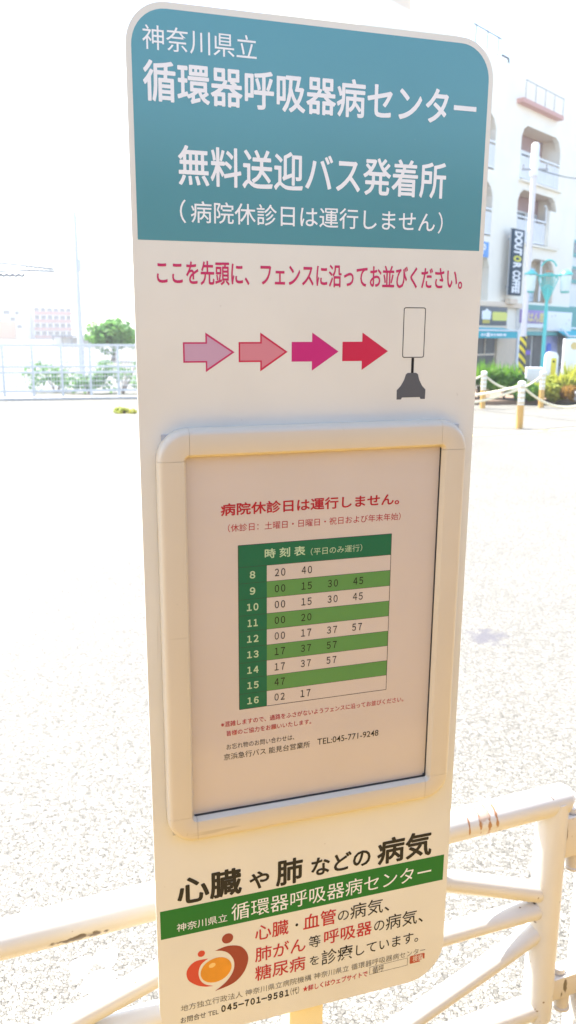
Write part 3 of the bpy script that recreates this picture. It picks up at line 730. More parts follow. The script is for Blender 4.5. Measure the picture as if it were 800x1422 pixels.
ga = empty('cable_gantry', (-20.5, 60, 0)); tag(ga, 'steel lattice gantry arm with hanging cables high at the left edge', 'gantry')
M['steel'] = mat('weathered_steel', (.035, .04, .06), .6)
m = MB()
m.tube([(-4, 0, 6.45), (.6, 0, 6.42), (3.95, 0, 6.08)], .06, 8); m.tube([(-4, 0, 5.75), (1.9, 0, 5.95), (4.0, 0, 5.9)], .06, 8)
for k in range(7):
    x = 1.9+k*.3; m.tube([(x, 0, 5.93), (x+.15, 0, 6.26-(k*.03))], .03, 6); m.tube([(x+.15, 0, 6.26-(k*.03)), (x+.3, 0, 5.93)], .03, 6)
m.build('lattice_arm', M['steel'], ga)
m = MB()
for k in range(14):
    x0 = -4+k*.42; m.tube([(x0+j*.07, 0, 5.72-.16*math.sin(math.pi*j/6)) for j in range(7)], .085, 6)
m.build('slack_cable', M['steel'], ga)
m = MB(); m.tube([(-4.2, 0, -.2), (-4.2, 0, 6.9)], .16, 12); m.build('mast', M['steel'], ga)

# ------------------------------------------------------------------ the building with shops, right
BR = math.atan2(.75115009, .66013146)
B0 = Vector((11.357, 42.0, 0)); BM = Matrix.Translation(B0) @ Matrix.Rotation(BR, 4, 'Z')
bl = empty('shop_building', matrix=BM); tag(bl, 'cream apartment building with recessed arched balconies above a row of shops', 'building')
M['facade'] = mat('cream_facade', (.92, .85, .72), .8, var=.04, scale=.8, bump=.05)
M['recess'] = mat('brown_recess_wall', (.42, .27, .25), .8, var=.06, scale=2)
M['soffit'] = mat('bounce_peach', (.80, .64, .48), .8)  # peach puts warm bounced light on balcony ceilings into the colour; also beige trim
M['glass'] = mat('window_glass', (.10, .11, .12), .08, .6)
M['curtain'] = mat('white_curtain', (.72, .72, .72), .9, var=.06, scale=9)
M['red_trim'] = mat('red_brown_trim', (.60, .32, .27), .7)
M['teal_trim'] = mat('teal_cornice', (.10, .36, .33), .6, var=.05)
M['dark_metal'] = mat('dark_metal', (.04, .045, .05), .5)
OPEN = [(-.75, 3.6, 8.95, 11.36), (-.75, 3.6, 6.10, 8.52), (-6.0, -3.25, 8.95, 11.25), (-6.0, -3.25, 6.10, 8.42), (.9, 3.85, 3.32, 5.45), (-5.6, -3.2, 3.26, 5.3),
        (-10.6, -7.8, 8.95, 11.25), (-10.6, -7.8, 6.10, 8.42), (-10.6, -7.8, 3.26, 5.4)]
S0, S1, Z1, DW = -13.6, 6.1, 13.5, 1.0
us = sorted({S0, S1} | {o[0] for o in OPEN} | {o[1] for o in OPEN}); zs = sorted({3.0, Z1} | {o[2] for o in OPEN} | {o[3] for o in OPEN})
m = MB()
inside = lambda x, z: any(o[0] < x < o[1] and o[2] < z < o[3] for o in OPEN)
for i in range(len(us)-1):
    for j in range(len(zs)-1):
        if not inside((us[i]+us[i+1])/2, (zs[j]+zs[j+1])/2):
            m.poly([(us[i], 0, zs[j]), (us[i+1], 0, zs[j]), (us[i+1], 0, zs[j+1]), (us[i], 0, zs[j+1])])
bmesh.ops.remove_doubles(m.bm, verts=list(m.bm.verts), dist=.001)
for (a, b_, c, d_) in OPEN:      # floor and side reveals, corner chamfers
    m.poly([(a, 0, c), (b_, 0, c), (b_, DW, c), (a, DW, c)])
    m.poly([(a, 0, c), (a, DW, c), (a, DW, d_), (a, 0, d_)]); m.poly([(b_, 0, c), (b_, DW, c), (b_, DW, d_), (b_, 0, d_)])
    for (x, sx) in ((a, 1), (b_, -1)):
        m.prism([(x, d_), (x+sx*.55, d_), (x+sx*.22, d_-.18), (x, d_-.55)], .004, .25)
m.poly([(S0, 0, 3.0), (S0, 0, Z1), (S0, 11, Z1), (S0, 11, 3.0)]); m.poly([(S1, 0, 3.0), (S1, 0, Z1), (S1, 11, Z1), (S1, 11, 3.0)])
m.poly([(S0, 11, 3.0), (S0, 11, Z1), (S1, 11, Z1), (S1, 11, 3.0)])
m.build('facade_wall', M['facade'], bl, smooth=False, fixn=False)
m = MB(); m.box(((S0+S1)/2, 5.5, Z1+.04), (S1-S0, 10.98, .08)); rf = m.build('roof', M['facade'], bl, smooth=False)
m = MB(); m.box((-11.2, 1.4, 14.6), (2.6, 2.2, 2.0)); m.build('roof_house', M['soffit'], rf, smooth=False)
m = MB()
for x in (-5.2, -4.2, -3.2): m.tube([(x, .15, Z1+.2), (x, .15, Z1+1.0)], .025, 6)
m.tube([(-5.4, .15, Z1+.95), (-2.9, .15, Z1+.95)], .03, 6); m.tube([(-2.9, .1, Z1+.3), (-2.3, .1, Z1+.3), (-2.2, .1, Z1-.1)], .06, 6)
m.build('roof_railing', M['dark_metal'], rf)
for q, (a, b_, c, d_) in enumerate(OPEN):
    two = c < 4
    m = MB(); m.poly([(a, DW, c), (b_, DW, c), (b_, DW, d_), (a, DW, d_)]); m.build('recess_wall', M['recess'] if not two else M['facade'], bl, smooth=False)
    m = MB(); m.poly([(a, .01, d_-.002), (b_, .01, d_-.002), (b_, DW, d_-.002), (a, DW, d_-.002)]); m.build('soffit', M['soffit'], bl, smooth=False)
    wz1 = d_-.75 if not two else d_-.35
    x0, x1 = a+.25, b_-.3
    w = MB(); w.box(((x0+x1)/2, DW-.05, wz1), (x1-x0, .06, .07)); w.box(((x0+x1)/2, DW-.05, c+.06), (x1-x0, .06, .07))
    for k in range(4): w.box((x0+(x1-x0)*k/3, DW-.052, (c+wz1)/2), (.06, .065, wz1-c))
    w = w.build('window', M['bg_white'], bl, smooth=False)
    for k in range(3):
        p = MB(); p.poly([(x0+(x1-x0)*k/3, DW-.03, c+.05), (x0+(x1-x0)*(k+1)/3, DW-.03, c+.05), (x0+(x1-x0)*(k+1)/3, DW-.03, wz1), (x0+(x1-x0)*k/3, DW-.03, wz1)])
        p.build('pane', M['curtain'] if k != 1 else M['glass'], w, smooth=False)
    if not two:
        rl = MB(); zt = c+1.18
        rl.box(((a+b_)/2, .02, zt), (b_-a+.1, .07, .07)); rl.box(((a+b_)/2, .02, c+.10), (b_-a+.1, .06, .05))
        for k in range(int((b_-a)/.95)+1): rl.box((a+k*.95+.05, .02, (c+zt)/2), (.05, .05, zt-c))
        rl = rl.build('railing', M['bg_white'], bl, smooth=False)
        pn = MB(); pn.box(((a+b_)/2, .03, (c+zt)/2), (b_-a, .012, zt-c-.25)); pn.build('railing_panel', M['curtain'], rl, smooth=False)
        if q < 2:
            sl = MB(); sl.box(((a+b_)/2+.1, -.05, c-.06), (b_-a+.3, .22, .09)); sl.build('balcony_edge', M['facade'], bl, smooth=False)
m = MB(); m.box((3.25, -.06, 6.95), (1.5, .25, 1.75), bevel=.02); m.build('balcony_box', M['facade'], bl)
m = MB(); m.tube([(2.35, -.03, 7.2), (2.35, -.03, 7.95), (2.15, -.03, 8.05)], .05, 8); m.build('drain_pipe', M['bg_white'], bl)
# projecting top terrace with red brown edge and thin railing
m = MB(); m.box((.75, -.15, 12.22), (4.4, .4, .2), bevel=.03); tb = m.build('terrace_edge', M['red_trim'], bl, smooth=False)
m = MB()
for k in range(5): m.tube([(-1.3+k*1.02, -.35, 12.3), (-1.3+k*1.02, -.35, 13.08)], .018, 6)
m.tube([(-1.35, -.35, 13.06), (2.83, -.35, 13.06)], .02, 6); m.build('terrace_railing', M['far_grey'], tb)
m = MB(); m.box((2.25, -.005, 4.4), (.14, .05, 2.0)); m.build('window_mullion', M['bg_white'], bl, smooth=False)
m = MB(); m.poly([(3.15, .12, 3.34), (3.8, .12, 3.34), (3.8, .12, 5.0), (3.15, .12, 5.0)]); m.build('orange_blind', mat('orange_blind', (.60, .25, .12), .8), bl, smooth=False)
m = MB(); m.poly([(1.1, .30, 3.4), (2.2, .30, 3.4), (2.2, .30, 5.05), (1.1, .30, 5.05)]); m.build('poster_window', mat('pale_blue_poster', (.52, .66, .74), .5, var=.35, scale=5), bl, smooth=False)
# ground floor
M['beige'] = mat('beige_render', (.72, .56, .40), .8, var=.05)
M['dark_shop'] = mat('shop_interior', (.09, .08, .07), .5, var=.4, scale=1.5)
m = MB()
m.poly([(S0, .02, 0), (S1, .02, 0), (S1, .02, 3.0), (S0, .02, 3.0)])
for q_ in (S0, S1): m.poly([(q_, .02, 0), (q_, 11, 0), (q_, 11, 3.0), (q_, .02, 3.0)])
m.poly([(S0, 11, 0), (S1, 11, 0), (S1, 11, 3.0), (S0, 11, 3.0)])
m.build('shop_wall', M['facade'], bl, smooth=False)
m = MB(); m.box((-2.9, -.02, 3.10), (5.9, .34, .24), bevel=.03); m.build('cornice', M['soffit'], bl, smooth=False)
m = MB(); m.box((3.2, -.05, 3.06), (6.2, .36, .26), bevel=.02); m.build('cornice', M['teal_trim'], bl, smooth=False)
m = MB(); m.box((-1.2, -.03, .85), (1.95, .14, 1.7)); m.build('shop_wall', M['beige'], bl, smooth=False)
m = MB(); m.box((-.03, -.06, 1.5), (.30, .22, 3.0)); m.build('pilaster', M['bg_white'], bl, smooth=False)
m = MB(); m.box((3.0, -.06, 1.78), (5.7, .24, .20)); m.build('shop_lintel', M['teal_trim'], bl, smooth=False)
for (a, b_) in ((-7.0, -4.4), (-4.3, -2.25)):
    m = MB(); m.poly([(a, -.01, .02), (b_, -.01, .02), (b_, -.01, 1.62), (a, -.01, 1.62)]); w = m.build('shop_window', M['dark_shop'], bl, smooth=False)
    m = MB(); m.box(((a+b_)/2, -.03, .78), (b_-a, .05, .08)); m.box(((a+b_)/2, -.03, 1.2), (.06, .05, .9)); m.build('window_bar', M['soffit'], w, smooth=False)
for (a, b_, mt) in ((.15, 1.0, 'dark_shop'), (1.15, 1.7, 'dark_shop'), (1.85, 3.2, 'dark_shop'), (3.3, 4.9, 'lilac'), (5.0, 5.9, 'dark_shop')):
    if mt == 'lilac' and 'lilac' not in M: M['lilac'] = mat('lilac_curtain', (.38, .38, .60), .7, var=.2, scale=3)
    m = MB(); m.poly([(a, -.01, .02), (b_, -.01, .02), (b_, -.01, 1.68), (a, -.01, 1.68)]); m.build('shop_window', M[mt], bl, smooth=False)
m = MB(); m.prism([(3.2, .75), (3.55, .9), (3.5, 1.15), (3.7, 1.3), (4.0, 1.25), (4.1, .85), (3.8, .6)], -.05, -.03); m.build('window_poster', mat('blue_poster', (.05, .14, .62), .5), bl, smooth=False)

def on_wall(name, label, cat, x, y, z):
    o = empty(name, matrix=BM @ Matrix.Translation((x, y, z))); return tag(o, label, cat)
# tall coffee shop blade sign
cs = on_wall('shop_sign', 'tall narrow dark blue coffee sign hung on the cream facade', 'sign', -1.42, -.42, 5.05)
M['navy'] = mat('navy_panel', (.008, .04, .07), .5, .1); M['sign_yellow'] = mat('sign_yellow', (.75, .70, .02), .5); M['bright_white'] = mat('bright_white', (.85, .85, .85), .5)
m = MB(); m.box((0, -.03, 0), (1.22, .10, 3.0), bevel=.02); m.build('sign_box', M['navy'], cs)
m = MB(); m.box((0, .03, 0), (1.26, .06, 3.04), bevel=.02); m.build('sign_rim', M['grey_back'], cs)
for (s, a, b_, c) in (('DOUT', 1.40, .34, 'bright_white'), ('O', .31, .03, 'sign_yellow'), ('R', .0, -.25, 'bright_white'), ('COFFEE', -.36, -1.40, 'bright_white')):
    lettering('lettering', [(s, -.42, b_, .42, a, .06)], -.083, M[c], cs, turn=True)
for z in (-1.1, 1.1):
    m = MB(); m.box((0, .26, z), (.10, .36, .10)); m.build('bracket', M['grey_back'], cs)
m = MB(); m.box((.1, .15, -1.78), (.75, .3, .25), bevel=.03); m.build('air_conditioner', M['soffit'], cs)
# parking style blue plate
bp = on_wall('shop_sign', 'small blue square plate with a white mark beside the arched window', 'sign', -4.45, -.22, 5.45)
m = MB(); m.box((0, 0, 0), (1.3, .06, .66), bevel=.01); m.build('sign_box', mat('plate_blue', (.02, .24, .66), .4), bp)
lettering('lettering', [('P', .05, -.22, .38, .24, .04)], -.034, M['bright_white'], bp)
# café fascia
cf = on_wall('shop_sign', 'dark café fascia board with yellow lettering panel above the teal awning', 'sign', -3.5, -.18, 2.55)
m = MB(); m.box((-.3, 0, 0), (4.4, .1, .84), bevel=.01); m.build('sign_box', mat('fascia_dark', (.06, .075, .09), .5), cf)
m = MB(); m.box((-.3, .012, -.50), (4.5, .12, .12)); m.build('sign_rim', M['soffit'], cf, smooth=False)
flat('yellow_panel', rrect(.42, -.20, 1.9, .20, .12, 5), -.054, mat('fascia_yellow', (.72, .68, .12), .5), cf)
flat('white_crest', [(-.55, -.16), (.26, -.16), (.30, .20), (.10, .24), (-.12, .33), (-.35, .24), (-.6, .2)], -.054, M['bright_white'], cf)
flat('gold_badge', rrect(-.5, -.34, .2, -.17, .05, 4), -.057, mat('badge_gold', (.50, .38, .04), .5), cf)
# teal awning
def awning(x0, x1, zt, zb, out, label, name='awning'):
    a = on_wall(name, label, 'awning', x0, 0, 0); L = x1-x0
    m = MB(); m.quads_from([(0, -.08, zt), (L, -.08, zt), (L+.15, -out, zb), (-.15, -out, zb), (0, -.08, zt-.03), (L, -.08, zt-.03), (L+.15, -out, zb-.03), (-.15, -out, zb-.03)],
        [(0, 1, 2, 3), (7, 6, 5, 4), (0, 3, 7, 4), (1, 5, 6, 2), (0, 4, 5, 1)]); m.build('canopy', M['awning'], a, smooth=False)
    m = MB(); m.box((L/2, -out-.02, zb+.03), (L+.36, .05, .07)); m.build('front_bar', M['bg_white'], a, smooth=False)
    m = MB(); m.box((L/2, -out-.01, zb-.17), (L+.32, .03, .30)); m.build('valance', M['awning'], a, smooth=False)
    return a
M['awning'] = mat('teal_canvas', (.012, .42, .48), .7, var=.05)
a1 = awning(-7.5, -2.05, 2.05, 1.86, .95, 'long teal shop awning with white bar over the café door')
m = MB()
xx = 2.05
for k, w in enumerate((.18, .12, .3, .22, .16, .55, .3)):
    m.box((xx+w/2, -.995, 1.69), (w, .012, .10 if k != 2 else .17)); xx += w+.09
m.build('valance_print', M['bright_white'], a1, smooth=False)
a2 = awning(4.35, 7.2, 2.0, 1.62, .85, 'short teal shop awning with white edge at the right of the frame')
m = MB(); m.tube([(-.15, -.9, 1.66), (.1, -.5, 1.98), (.35, -.1, 2.08), (2.8, -.1, 2.1)], .05, 8); m.build('white_edge', M['bright_white'], a2)
# purple fascia and white fascia
pf = on_wall('shop_sign', 'purple fascia board with yellow characters behind the utility pole', 'sign', 1.22, -.20, 2.61)
m = MB(); m.box((0, 0, 0), (2.75, .1, .64), bevel=.01); m.build('sign_box', mat('fascia_purple', (.30, .20, .48), .5), pf)
lettering('lettering', [('ごはん屋', -1.2, -.28, 1.3, .22, .03)], -.054, mat('letter_yellow', (.82, .68, .22), .5), pf)
m = MB(); m.box((0, -.002, -.44), (2.75, .1, .2)); m.build('lower_board', M['bg_white'], pf, smooth=False)
wf = on_wall('shop_sign', 'blank white fascia board right of the teal street lamp', 'sign', 4.42, -.20, 2.42)
m = MB(); m.box((0, 0, 0), (3.15, .1, 1.0), bevel=.01); m.build('sign_box', M['bright_white'], wf)
m = MB()
for (x, z) in ((-1.0, .25), (-.6, .3), (.9, -.1), (1.2, .1)): m.box((x, -.054, z), (.12, .01, .06))
m.build('lettering', mat('faint_print', (.55, .5, .48), .6), wf, smooth=False)

# neighbour with teal trim at the right edge
nb = empty('neighbour_building', matrix=BM @ Matrix.Translation((6.3, .3, 0))); tag(nb, 'pale building with teal window trim at the far right edge', 'building')
m = MB(); m.box((5, 5, 6.5), (9.9, 9.9, 13.0)); m.build('wall', M['far_white'], nb, smooth=False)
for z in (5.0, 6.4, 9.2):
    m = MB(); m.box((1.2, .02, z), (1.9, .10, .9)); w = m.build('window', M['teal_trim'], nb, smooth=False)
    p = MB(); p.box((1.25, -.025, z+.02), (1.5, .03, .55)); p.build('pane', M['glass'], w, smooth=False)
m = MB(); m.box((4.0, -.02, 2.4), (7.8, .16, 1.75)); m.build('shop_front', M['teal_trim'], nb, smooth=False)
m = MB(); m.box((4.0, -.01, .75), (7.8, .12, 1.45)); m.build('shop_window', M['dark_shop'], nb, smooth=False)

# ------------------------------------------------------------------ utility pole with striped guard
up = empty('utility_pole', (8.36, 30, 0)); tag(up, 'pale concrete utility pole with black and yellow striped guard', 'pole')
def stripes():
    m_, nt, b = nodes_of('guard_stripes'); b.inputs['Roughness'].default_value = .5
    tc = N(nt, 'ShaderNodeTexCoord'); sx = N(nt, 'ShaderNodeSeparateXYZ'); nt.links.new(tc.outputs['Object'], sx.inputs[0])
    a = N(nt, 'ShaderNodeMath', operation='MULTIPLY_ADD'); a.inputs[1].default_value = 1.15
    nt.links.new(sx.outputs['X'], a.inputs[0]); nt.links.new(sx.outputs['Z'], a.inputs[2])
    f = N(nt, 'ShaderNodeMath', operation='MULTIPLY'); f.inputs[1].default_value = 1/.30; nt.links.new(a.outputs[0], f.inputs[0])
    fr = N(nt, 'ShaderNodeMath', operation='FRACT'); nt.links.new(f.outputs[0], fr.inputs[0])
    g_ = N(nt, 'ShaderNodeMath', operation='GREATER_THAN'); g_.inputs[1].default_value = .5; nt.links.new(fr.outputs[0], g_.inputs[0])
    mx = N(nt, 'ShaderNodeMix', data_type='RGBA'); mx.inputs['A'].default_value = (.035, .035, .04, 1); mx.inputs['B'].default_value = (.72, .56, .01, 1)
    nt.links.new(g_.outputs[0], mx.inputs['Factor']); nt.links.new(mx.outputs['Result'], b.inputs['Base Color'])
    return m_
M['pole_concrete'] = mat('pole_concrete', (.70, .66, .66), .8, var=.06, scale=3)
m = MB(); m.tube([(0, 0, -.1), (0, 0, 4), (0, 0, 7.9)], [.105, .098, .092], 20); m.build('pole', M['pole_concrete'], up)
m = MB(); m.tube([(0, 0, .12), (0, 0, 1.62)], [.128, .124], 24); m.build('striped_guard', stripes(), up)
m = MB(); m.tube([(0, 0, 7.0), (0, 0, 8.0), (0, 0, 8.06)], [.135, .135, .09], 20); m.build('pole_cap', M['bg_white'], up)
m = MB(); m.box((0, -.05, 7.2), (.9, .05, .06)); m.tube([(-.4, -.05, 7.2), (-.4, -.05, 7.36)], .03, 8); m.tube([(.4, -.05, 7.2), (.4, -.05, 7.36)], .03, 8); m.build('crossarm', M['far_grey'], up)
m = MB(); m.box((.17, -.1, 1.06), (.16, .04, .16), bevel=.01); m.build('purple_tag', mat('purple_tag', (.16, .10, .42), .5), up)
cb = MB(); cb.tube([Vector((8.5, 29.95, 7.2)).lerp(Vector((16.3, 47.5, 10.05)), k/12) - Vector((0, 0, .12*math.sin(math.pi*k/12))) for k in range(13)], .022, 6)
tag(cb.build('overhead_cable', M['dark_metal']), 'thin dark overhead cable running right from the utility pole', 'cable')

# ------------------------------------------------------------------ street lamp
sl = empty('street_lamp', (9.10, 30, 0)); tag(sl, 'ornamental teal street lamp with fan bracket and twin lanterns', 'street lamp')
M['lamp_teal'] = mat('lamp_teal', (.08, .50, .46), .45); M['lamp_glass'] = mat('lamp_glass', (.62, .74, .74), .2)
m = MB(); m.tube([(0, 0, -.05), (0, 0, .5), (0, 0, .55), (0, 0, 3.3)], [.12, .11, .075, .06], 16); m.build('pole', M['lamp_teal'], sl)
m = MB()
for k in range(-4, 5):
    a = R(k*8.5); m.tube([(0, 0, 2.75), (math.sin(a)*.62, 0, 2.75+math.cos(a)*1.05)], .022, 6)
for (q, rr) in ((.35, .4), (.62, .68), (1.05, 1.08)):
    m.tube([(math.sin(R(k*8.5))*.62*q/1.05, 0, 2.75+math.cos(R(k*8.5))*q) for k in range(-4, 5)], .024, 6)
m.tube([(math.sin(R(k*10))*.30, 0, 3.82+math.cos(R(k*10))*.42) for k in range(-6, 7)], .03, 6)
m.build('fan_bracket', M['lamp_teal'], sl)
m = MB(); m.tube([(-.6, 0, 3.72), (.6, 0, 3.72)], .035, 8); m.build('arm', M['lamp_teal'], sl)
for sx in (-1, 1):
    m = MB(); m.lathe([(0, 0), (.15, 0), (.18, .08), (.20, .55), (0, .56)], (sx*.62, 0, 3.18), 12); ln = m.build('lantern', M['lamp_glass'], sl)
    m = MB(); m.lathe([(0, 0), (.24, 0), (.22, .05), (.08, .16), (0, .18)], (sx*.62, 0, 3.745), 12); m.build('lantern_cap', M['lamp_teal'], ln)
    m = MB(); m.lathe([(0, -.05), (.13, -.05), (.17, 0), (0, .0)], (sx*.62, 0, 3.178), 12); m.build('lantern_base', M['lamp_teal'], ln)

# ------------------------------------------------------------------ bollards and ropes
bo = empty('rope_bollard', (0, 0, 0)); tag(bo, 'x', 'bollard', 'rope bollards along the planting bed')
M['bollard_tan'] = mat('bollard_tan', (.62, .36, .10), .5); M['bollard_white'] = mat('bollard_white', (.80, .77, .68), .5); M['rope'] = mat('cream_rope', (.78, .72, .52), .8, bump=.4, bscale=60)
HB = .80
m = MB(); m.tube([(0, 0, -.05), (0, 0, .42)], .062, 16); m.build('lower_tube', M['bollard_tan'], bo)
m = MB(); m.tube([(0, 0, .42), (0, 0, HB-.02)], .060, 16); up_ = m.build('upper_tube', M['bollard_white'], bo)
for z in (.46, .55, .64, .73):
    m = MB(); m.tube([(0, 0, z-.012), (0, 0, z+.012)], .064, 16); m.build('reflective_band', mat('band_tan', (.66, .50, .26), .5) if 'bt' not in M else M['bt'], bo)
m = MB(); m.lathe([(0, 0), (.070, 0), (.072, .03), (.05, .055), (0, .065)], (0, 0, HB-.02), 16); m.build('cap', M['bollard_white'], bo)
BPOS = {'front': (4.126, 14.70), 'backA': (4.433, 18.90), 'backB': (5.856, 19.19), 'leftfar': (2.0, 18.2), 'leftnear': (1.2, 15.6), 'right': (6.15, 15.75)}
LAB = {'front': 'tan and white rope bollard standing nearest on the lane below the striped pole', 'backA': 'tan and white rope bollard at the planting bed next to the sign edge',
       'backB': 'tan and white rope bollard at the planting bed below the street lamp'}
for k, key in enumerate(('front', 'backA', 'backB')):
    o = bo if k == 0 else copy_tree(bo)
    o.location = (*BPOS[key], 0); o['label'] = LAB[key]
for k, key in enumerate(('leftfar', 'leftnear', 'right')):
    o = copy_tree(bo); o.location = (*BPOS[key], 0)
    o['label'] = {'leftfar': 'tan and white rope bollard hidden behind the sign at the far bed', 'leftnear': 'tan and white rope bollard hidden behind the sign on the lane', 'right': 'tan and white rope bollard past the right edge of the photo'}[key]
def rope(a, b, sag, label, z=.76):
    A, B = Vector((*BPOS[a], z)), Vector((*BPOS[b], z))
    m = MB(); m.tube([A.lerp(B, k/20) - Vector((0, 0, 4*sag*(k/20)*(1-k/20))) for k in range(21)], .022, 8)
    tag(m.build('barrier_rope', M['rope']), label, 'rope', 'ropes slung between the bollards')
rope('backA', 'backB', .33, 'cream rope sagging between the two bollards at the planting bed')
rope('leftfar', 'backA', .30, 'cream rope disappearing behind the sign from the bollard at its edge')
rope('leftnear', 'front', .36, 'lower of two cream ropes running left from the front bollard', .72)
rope('leftnear', 'front', .24, 'upper of two cream ropes running left from the front bollard', .76)
rope('front', 'right', .42, 'cream rope sagging right from the front bollard past the boulder')

# ------------------------------------------------------------------ planting bed, boulder, notices
m = MB()
bedpts = [(1.0, 19.9), (4.9, 19.8), (8.8, 21.2), (12, 24.0), (12, 27), (1.0, 22.6)]
m.bm.faces.new([m.bm.verts.new((x, y, .10)) for x, y in bedpts]); fl = list(m.bm.faces)
ex = bmesh.ops.extrude_face_region(m.bm, geom=fl)
for v in [e for e in ex['geom'] if isinstance(e, bmesh.types.BMVert)]: v.co.z = .0
bedo = m.build('planting_bed', [mat('bed_soil', (.22, .15, .10), .95, var=.3, scale=5, bump=.6, bscale=20)]); tag(bedo, 'low planting bed of brown soil across the lane', 'planting bed')
bo_ = bmesh.new(); bmesh.ops.create_icosphere(bo_, subdivisions=3, radius=1)
for v in bo_.verts:
    k = 1+.16*math.sin(v.co.x*3.1+1)*math.cos(v.co.y*2.7)+.08*math.sin(v.co.z*7+v.co.x*5); v.co = Vector((v.co.x*.26*k, v.co.y*.22*k, max(-.1, v.co.z*.20*k)))
m = MB(); m.add(bo_); bb = m.build('boulder', mat('grey_stone', (.34, .33, .32), .9, var=.25, scale=7, bump=.5, bscale=14)); bb.location = (6.95, 19.85, .22); tag(bb, 'grey rounded boulder at the edge of the planting bed', 'boulder')
st = empty('standing_sign', (7.55, 22.2, .05), R(8)); tag(st, 'large white standing board among the yellow shrubs at the right', 'sign')
m = MB(); m.box((0, 0, .9), (.62, .06, 1.22), bevel=.015); m.build('board', M['bright_white'], st)
m = MB()
for sx in (-.25, .25): m.tube([(sx, 0, 0), (sx, 0, .35)], .022, 8)
m.build('leg', M['grey_back'], st)
flat('round_print', [(.10*math.cos(R(k*15))-.02, 1.33+.10*math.sin(R(k*15))) for k in range(24)], -.033, mat('print_ochre', (.68, .52, .22), .6), st)
m = MB()
for k, (w, h) in enumerate(((.05, .14), (.04, .10), (.07, .09), (.05, .12), (.08, .05))): m.box((.22, -.033, 1.36-k*.18), (w, .006, h))
m.build('lettering', mat('print_grey', (.36, .32, .32), .6), st, smooth=False)
ns = empty('notice_post', (6.84, 21.8, .05)); tag(ns, 'short white rounded notice post with a yellow strip', 'notice')
m = MB(); m.prism(rrect(-.17, 0, .17, 1.18, (0, 0, .14, .14), 8), -.05, .05); m.build('board', M['bright_white'], ns)
flat('yellow_strip', rrect(-.02, .35, .12, 1.02, .02, 3), -.053, mat('strip_yellow', (.78, .66, .06), .6), ns)
flat('black_mark', disc.__call__(0, 0, 1) and [(.05+.03*math.cos(R(k*30)), .93+.03*math.sin(R(k*30))) for k in range(12)], -.056, M['black_ink'], ns)
wb = empty('white_cabinet', (6.30, 21.4, .08), R(-12)); tag(wb, 'low white utility cabinet behind the shrubs right of the striped pole', 'cabinet')
m = MB(); m.box((0, 0, .38), (.42, .34, .76), bevel=.012); m.build('body', M['bright_white'], wb)
m = MB(); m.box((0, -.172, .38), (.36, .006, .66)); m.box((.13, -.18, .40), (.02, .015, .08)); m.build('door', M['bg_white'], wb, smooth=False)

# ------------------------------------------------------------------ unseen wall added behind the camera to block sky light on the sign
sb_ = empty('sky_blocker_wall', (0, 0, 0), math.atan2(bd.y, bd.x)); sb_.location = b0 + bn*2.1
tag(sb_, 'unseen dark brown wall added behind the camera to block sky light', 'wall')
M['blocker'] = mat('blocker_panel', (.13, .085, .045), .6, var=.08)
for k in range(-8, 9):
    m = MB(); m.box((k*2.0, -.08, 1.02), (1.97, .12, 2.0), bevel=.01); m.build('blocker_panel', M['blocker'], sb_, smooth=False)
m = MB(); m.box((0, -.10, 2.07), (34.2, .24, .10), bevel=.01); m.build('blocker_top', M['far_grey'], sb_, smooth=False)
# ------------------------------------------------------------------ summer haze
m = MB(); m.box((0, 250, 24), (1190, 890, 50)); hz = m.build('haze', [], None, smooth=False); tag(hz, kind='stuff')
hm = bpy.data.materials.new('haze'); hm.use_nodes = True; hn = hm.node_tree; hn.nodes.clear()
ho = hn.nodes.new('ShaderNodeOutputMaterial'); hv = hn.nodes.new('ShaderNodeVolumePrincipled')
hv.inputs['Color'].default_value = (.97, .97, .97, 1); hv.inputs['Density'].default_value = .0016; hv.inputs['Anisotropy'].default_value = .3
hn.links.new(hv.outputs[0], ho.inputs['Volume']); hz.data.materials.append(hm)
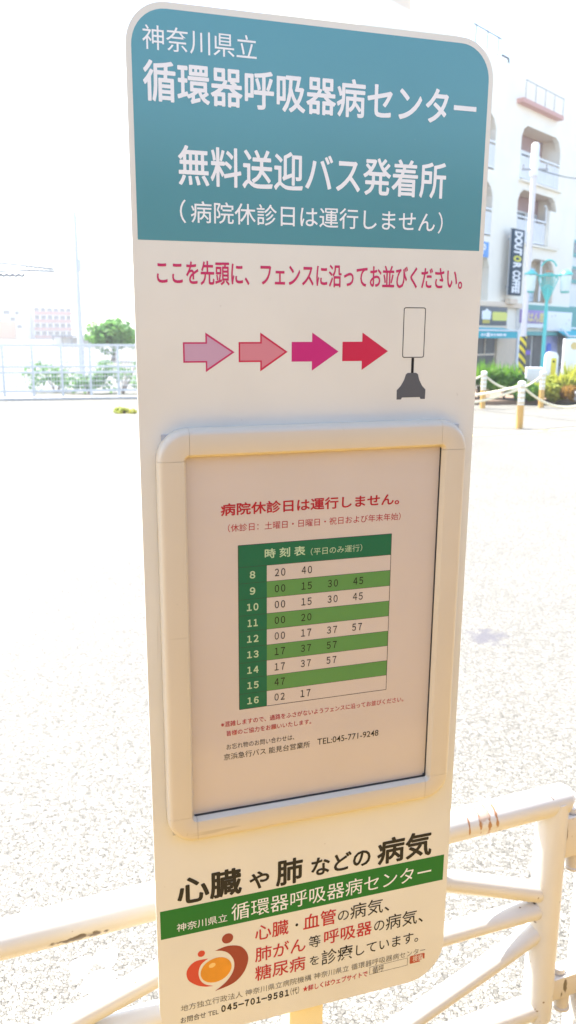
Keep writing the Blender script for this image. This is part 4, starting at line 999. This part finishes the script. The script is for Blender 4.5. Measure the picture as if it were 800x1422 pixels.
# ------------------------------------------------------------------ light, sky, camera
AZ, EL = -56., 60.
sd = Vector((math.sin(R(AZ))*math.cos(R(EL)), math.cos(R(AZ))*math.cos(R(EL)), math.sin(R(EL))))
sun = bpy.data.lights.new('sun', 'SUN'); sun.energy = 4.0; sun.angle = R(.5); sun.color = (1, .955, .88)
so = bpy.data.objects.new('sun', sun); COL.objects.link(so); so.rotation_euler = (-sd).to_track_quat('-Z', 'Y').to_euler(); so.location = sd*50
w = bpy.data.worlds.new('World'); scene.world = w; w.use_nodes = True; nt = w.node_tree
sk = nt.nodes.new('ShaderNodeTexSky'); sk.sky_type = 'NISHITA'; sk.sun_disc = False; sk.sun_elevation = R(EL); sk.sun_rotation = R(AZ) % (2*math.pi)
sk.air_density = 1.0; sk.dust_density = 1.0; sk.ozone_density = 1.0; sk.altitude = 20
bg = nt.nodes['Background']; nt.links.new(sk.outputs[0], bg.inputs['Color']); bg.inputs['Strength'].default_value = .13
cam = bpy.data.cameras.new('camera'); co = bpy.data.objects.new('camera', cam); COL.objects.link(co)
PT, RL = R(12.11), 6.18624469e-03
fwd = Vector((0, math.cos(PT), -math.sin(PT))); up0 = Vector((0, math.sin(PT), math.cos(PT))); ri = Vector((1, 0, 0))
r2 = ri*math.cos(RL)+up0*math.sin(RL); u2 = -ri*math.sin(RL)+up0*math.cos(RL)
mt = Matrix((( r2.x, u2.x, -fwd.x, 0), (r2.y, u2.y, -fwd.y, 0), (r2.z, u2.z, -fwd.z, EYE), (0, 0, 0, 1)))
co.matrix_world = mt
cam.sensor_fit = 'VERTICAL'; cam.sensor_height = 36; cam.sensor_width = 36; cam.lens = 1141.86/1422*36
cam.clip_start = .02; cam.clip_end = 6000
cam.dof.use_dof = True; cam.dof.focus_distance = .86; cam.dof.aperture_fstop = 12
scene.camera = co
vsn = scene.view_settings
scene.display_settings.display_device = 'sRGB'
vsn.view_transform = 'Standard'; vsn.look = 'None'; vsn.gamma = 1; vsn.exposure = 2.12; vsn.use_curve_mapping = False
scene.cycles.max_bounces = 8; scene.cycles.use_denoising = True
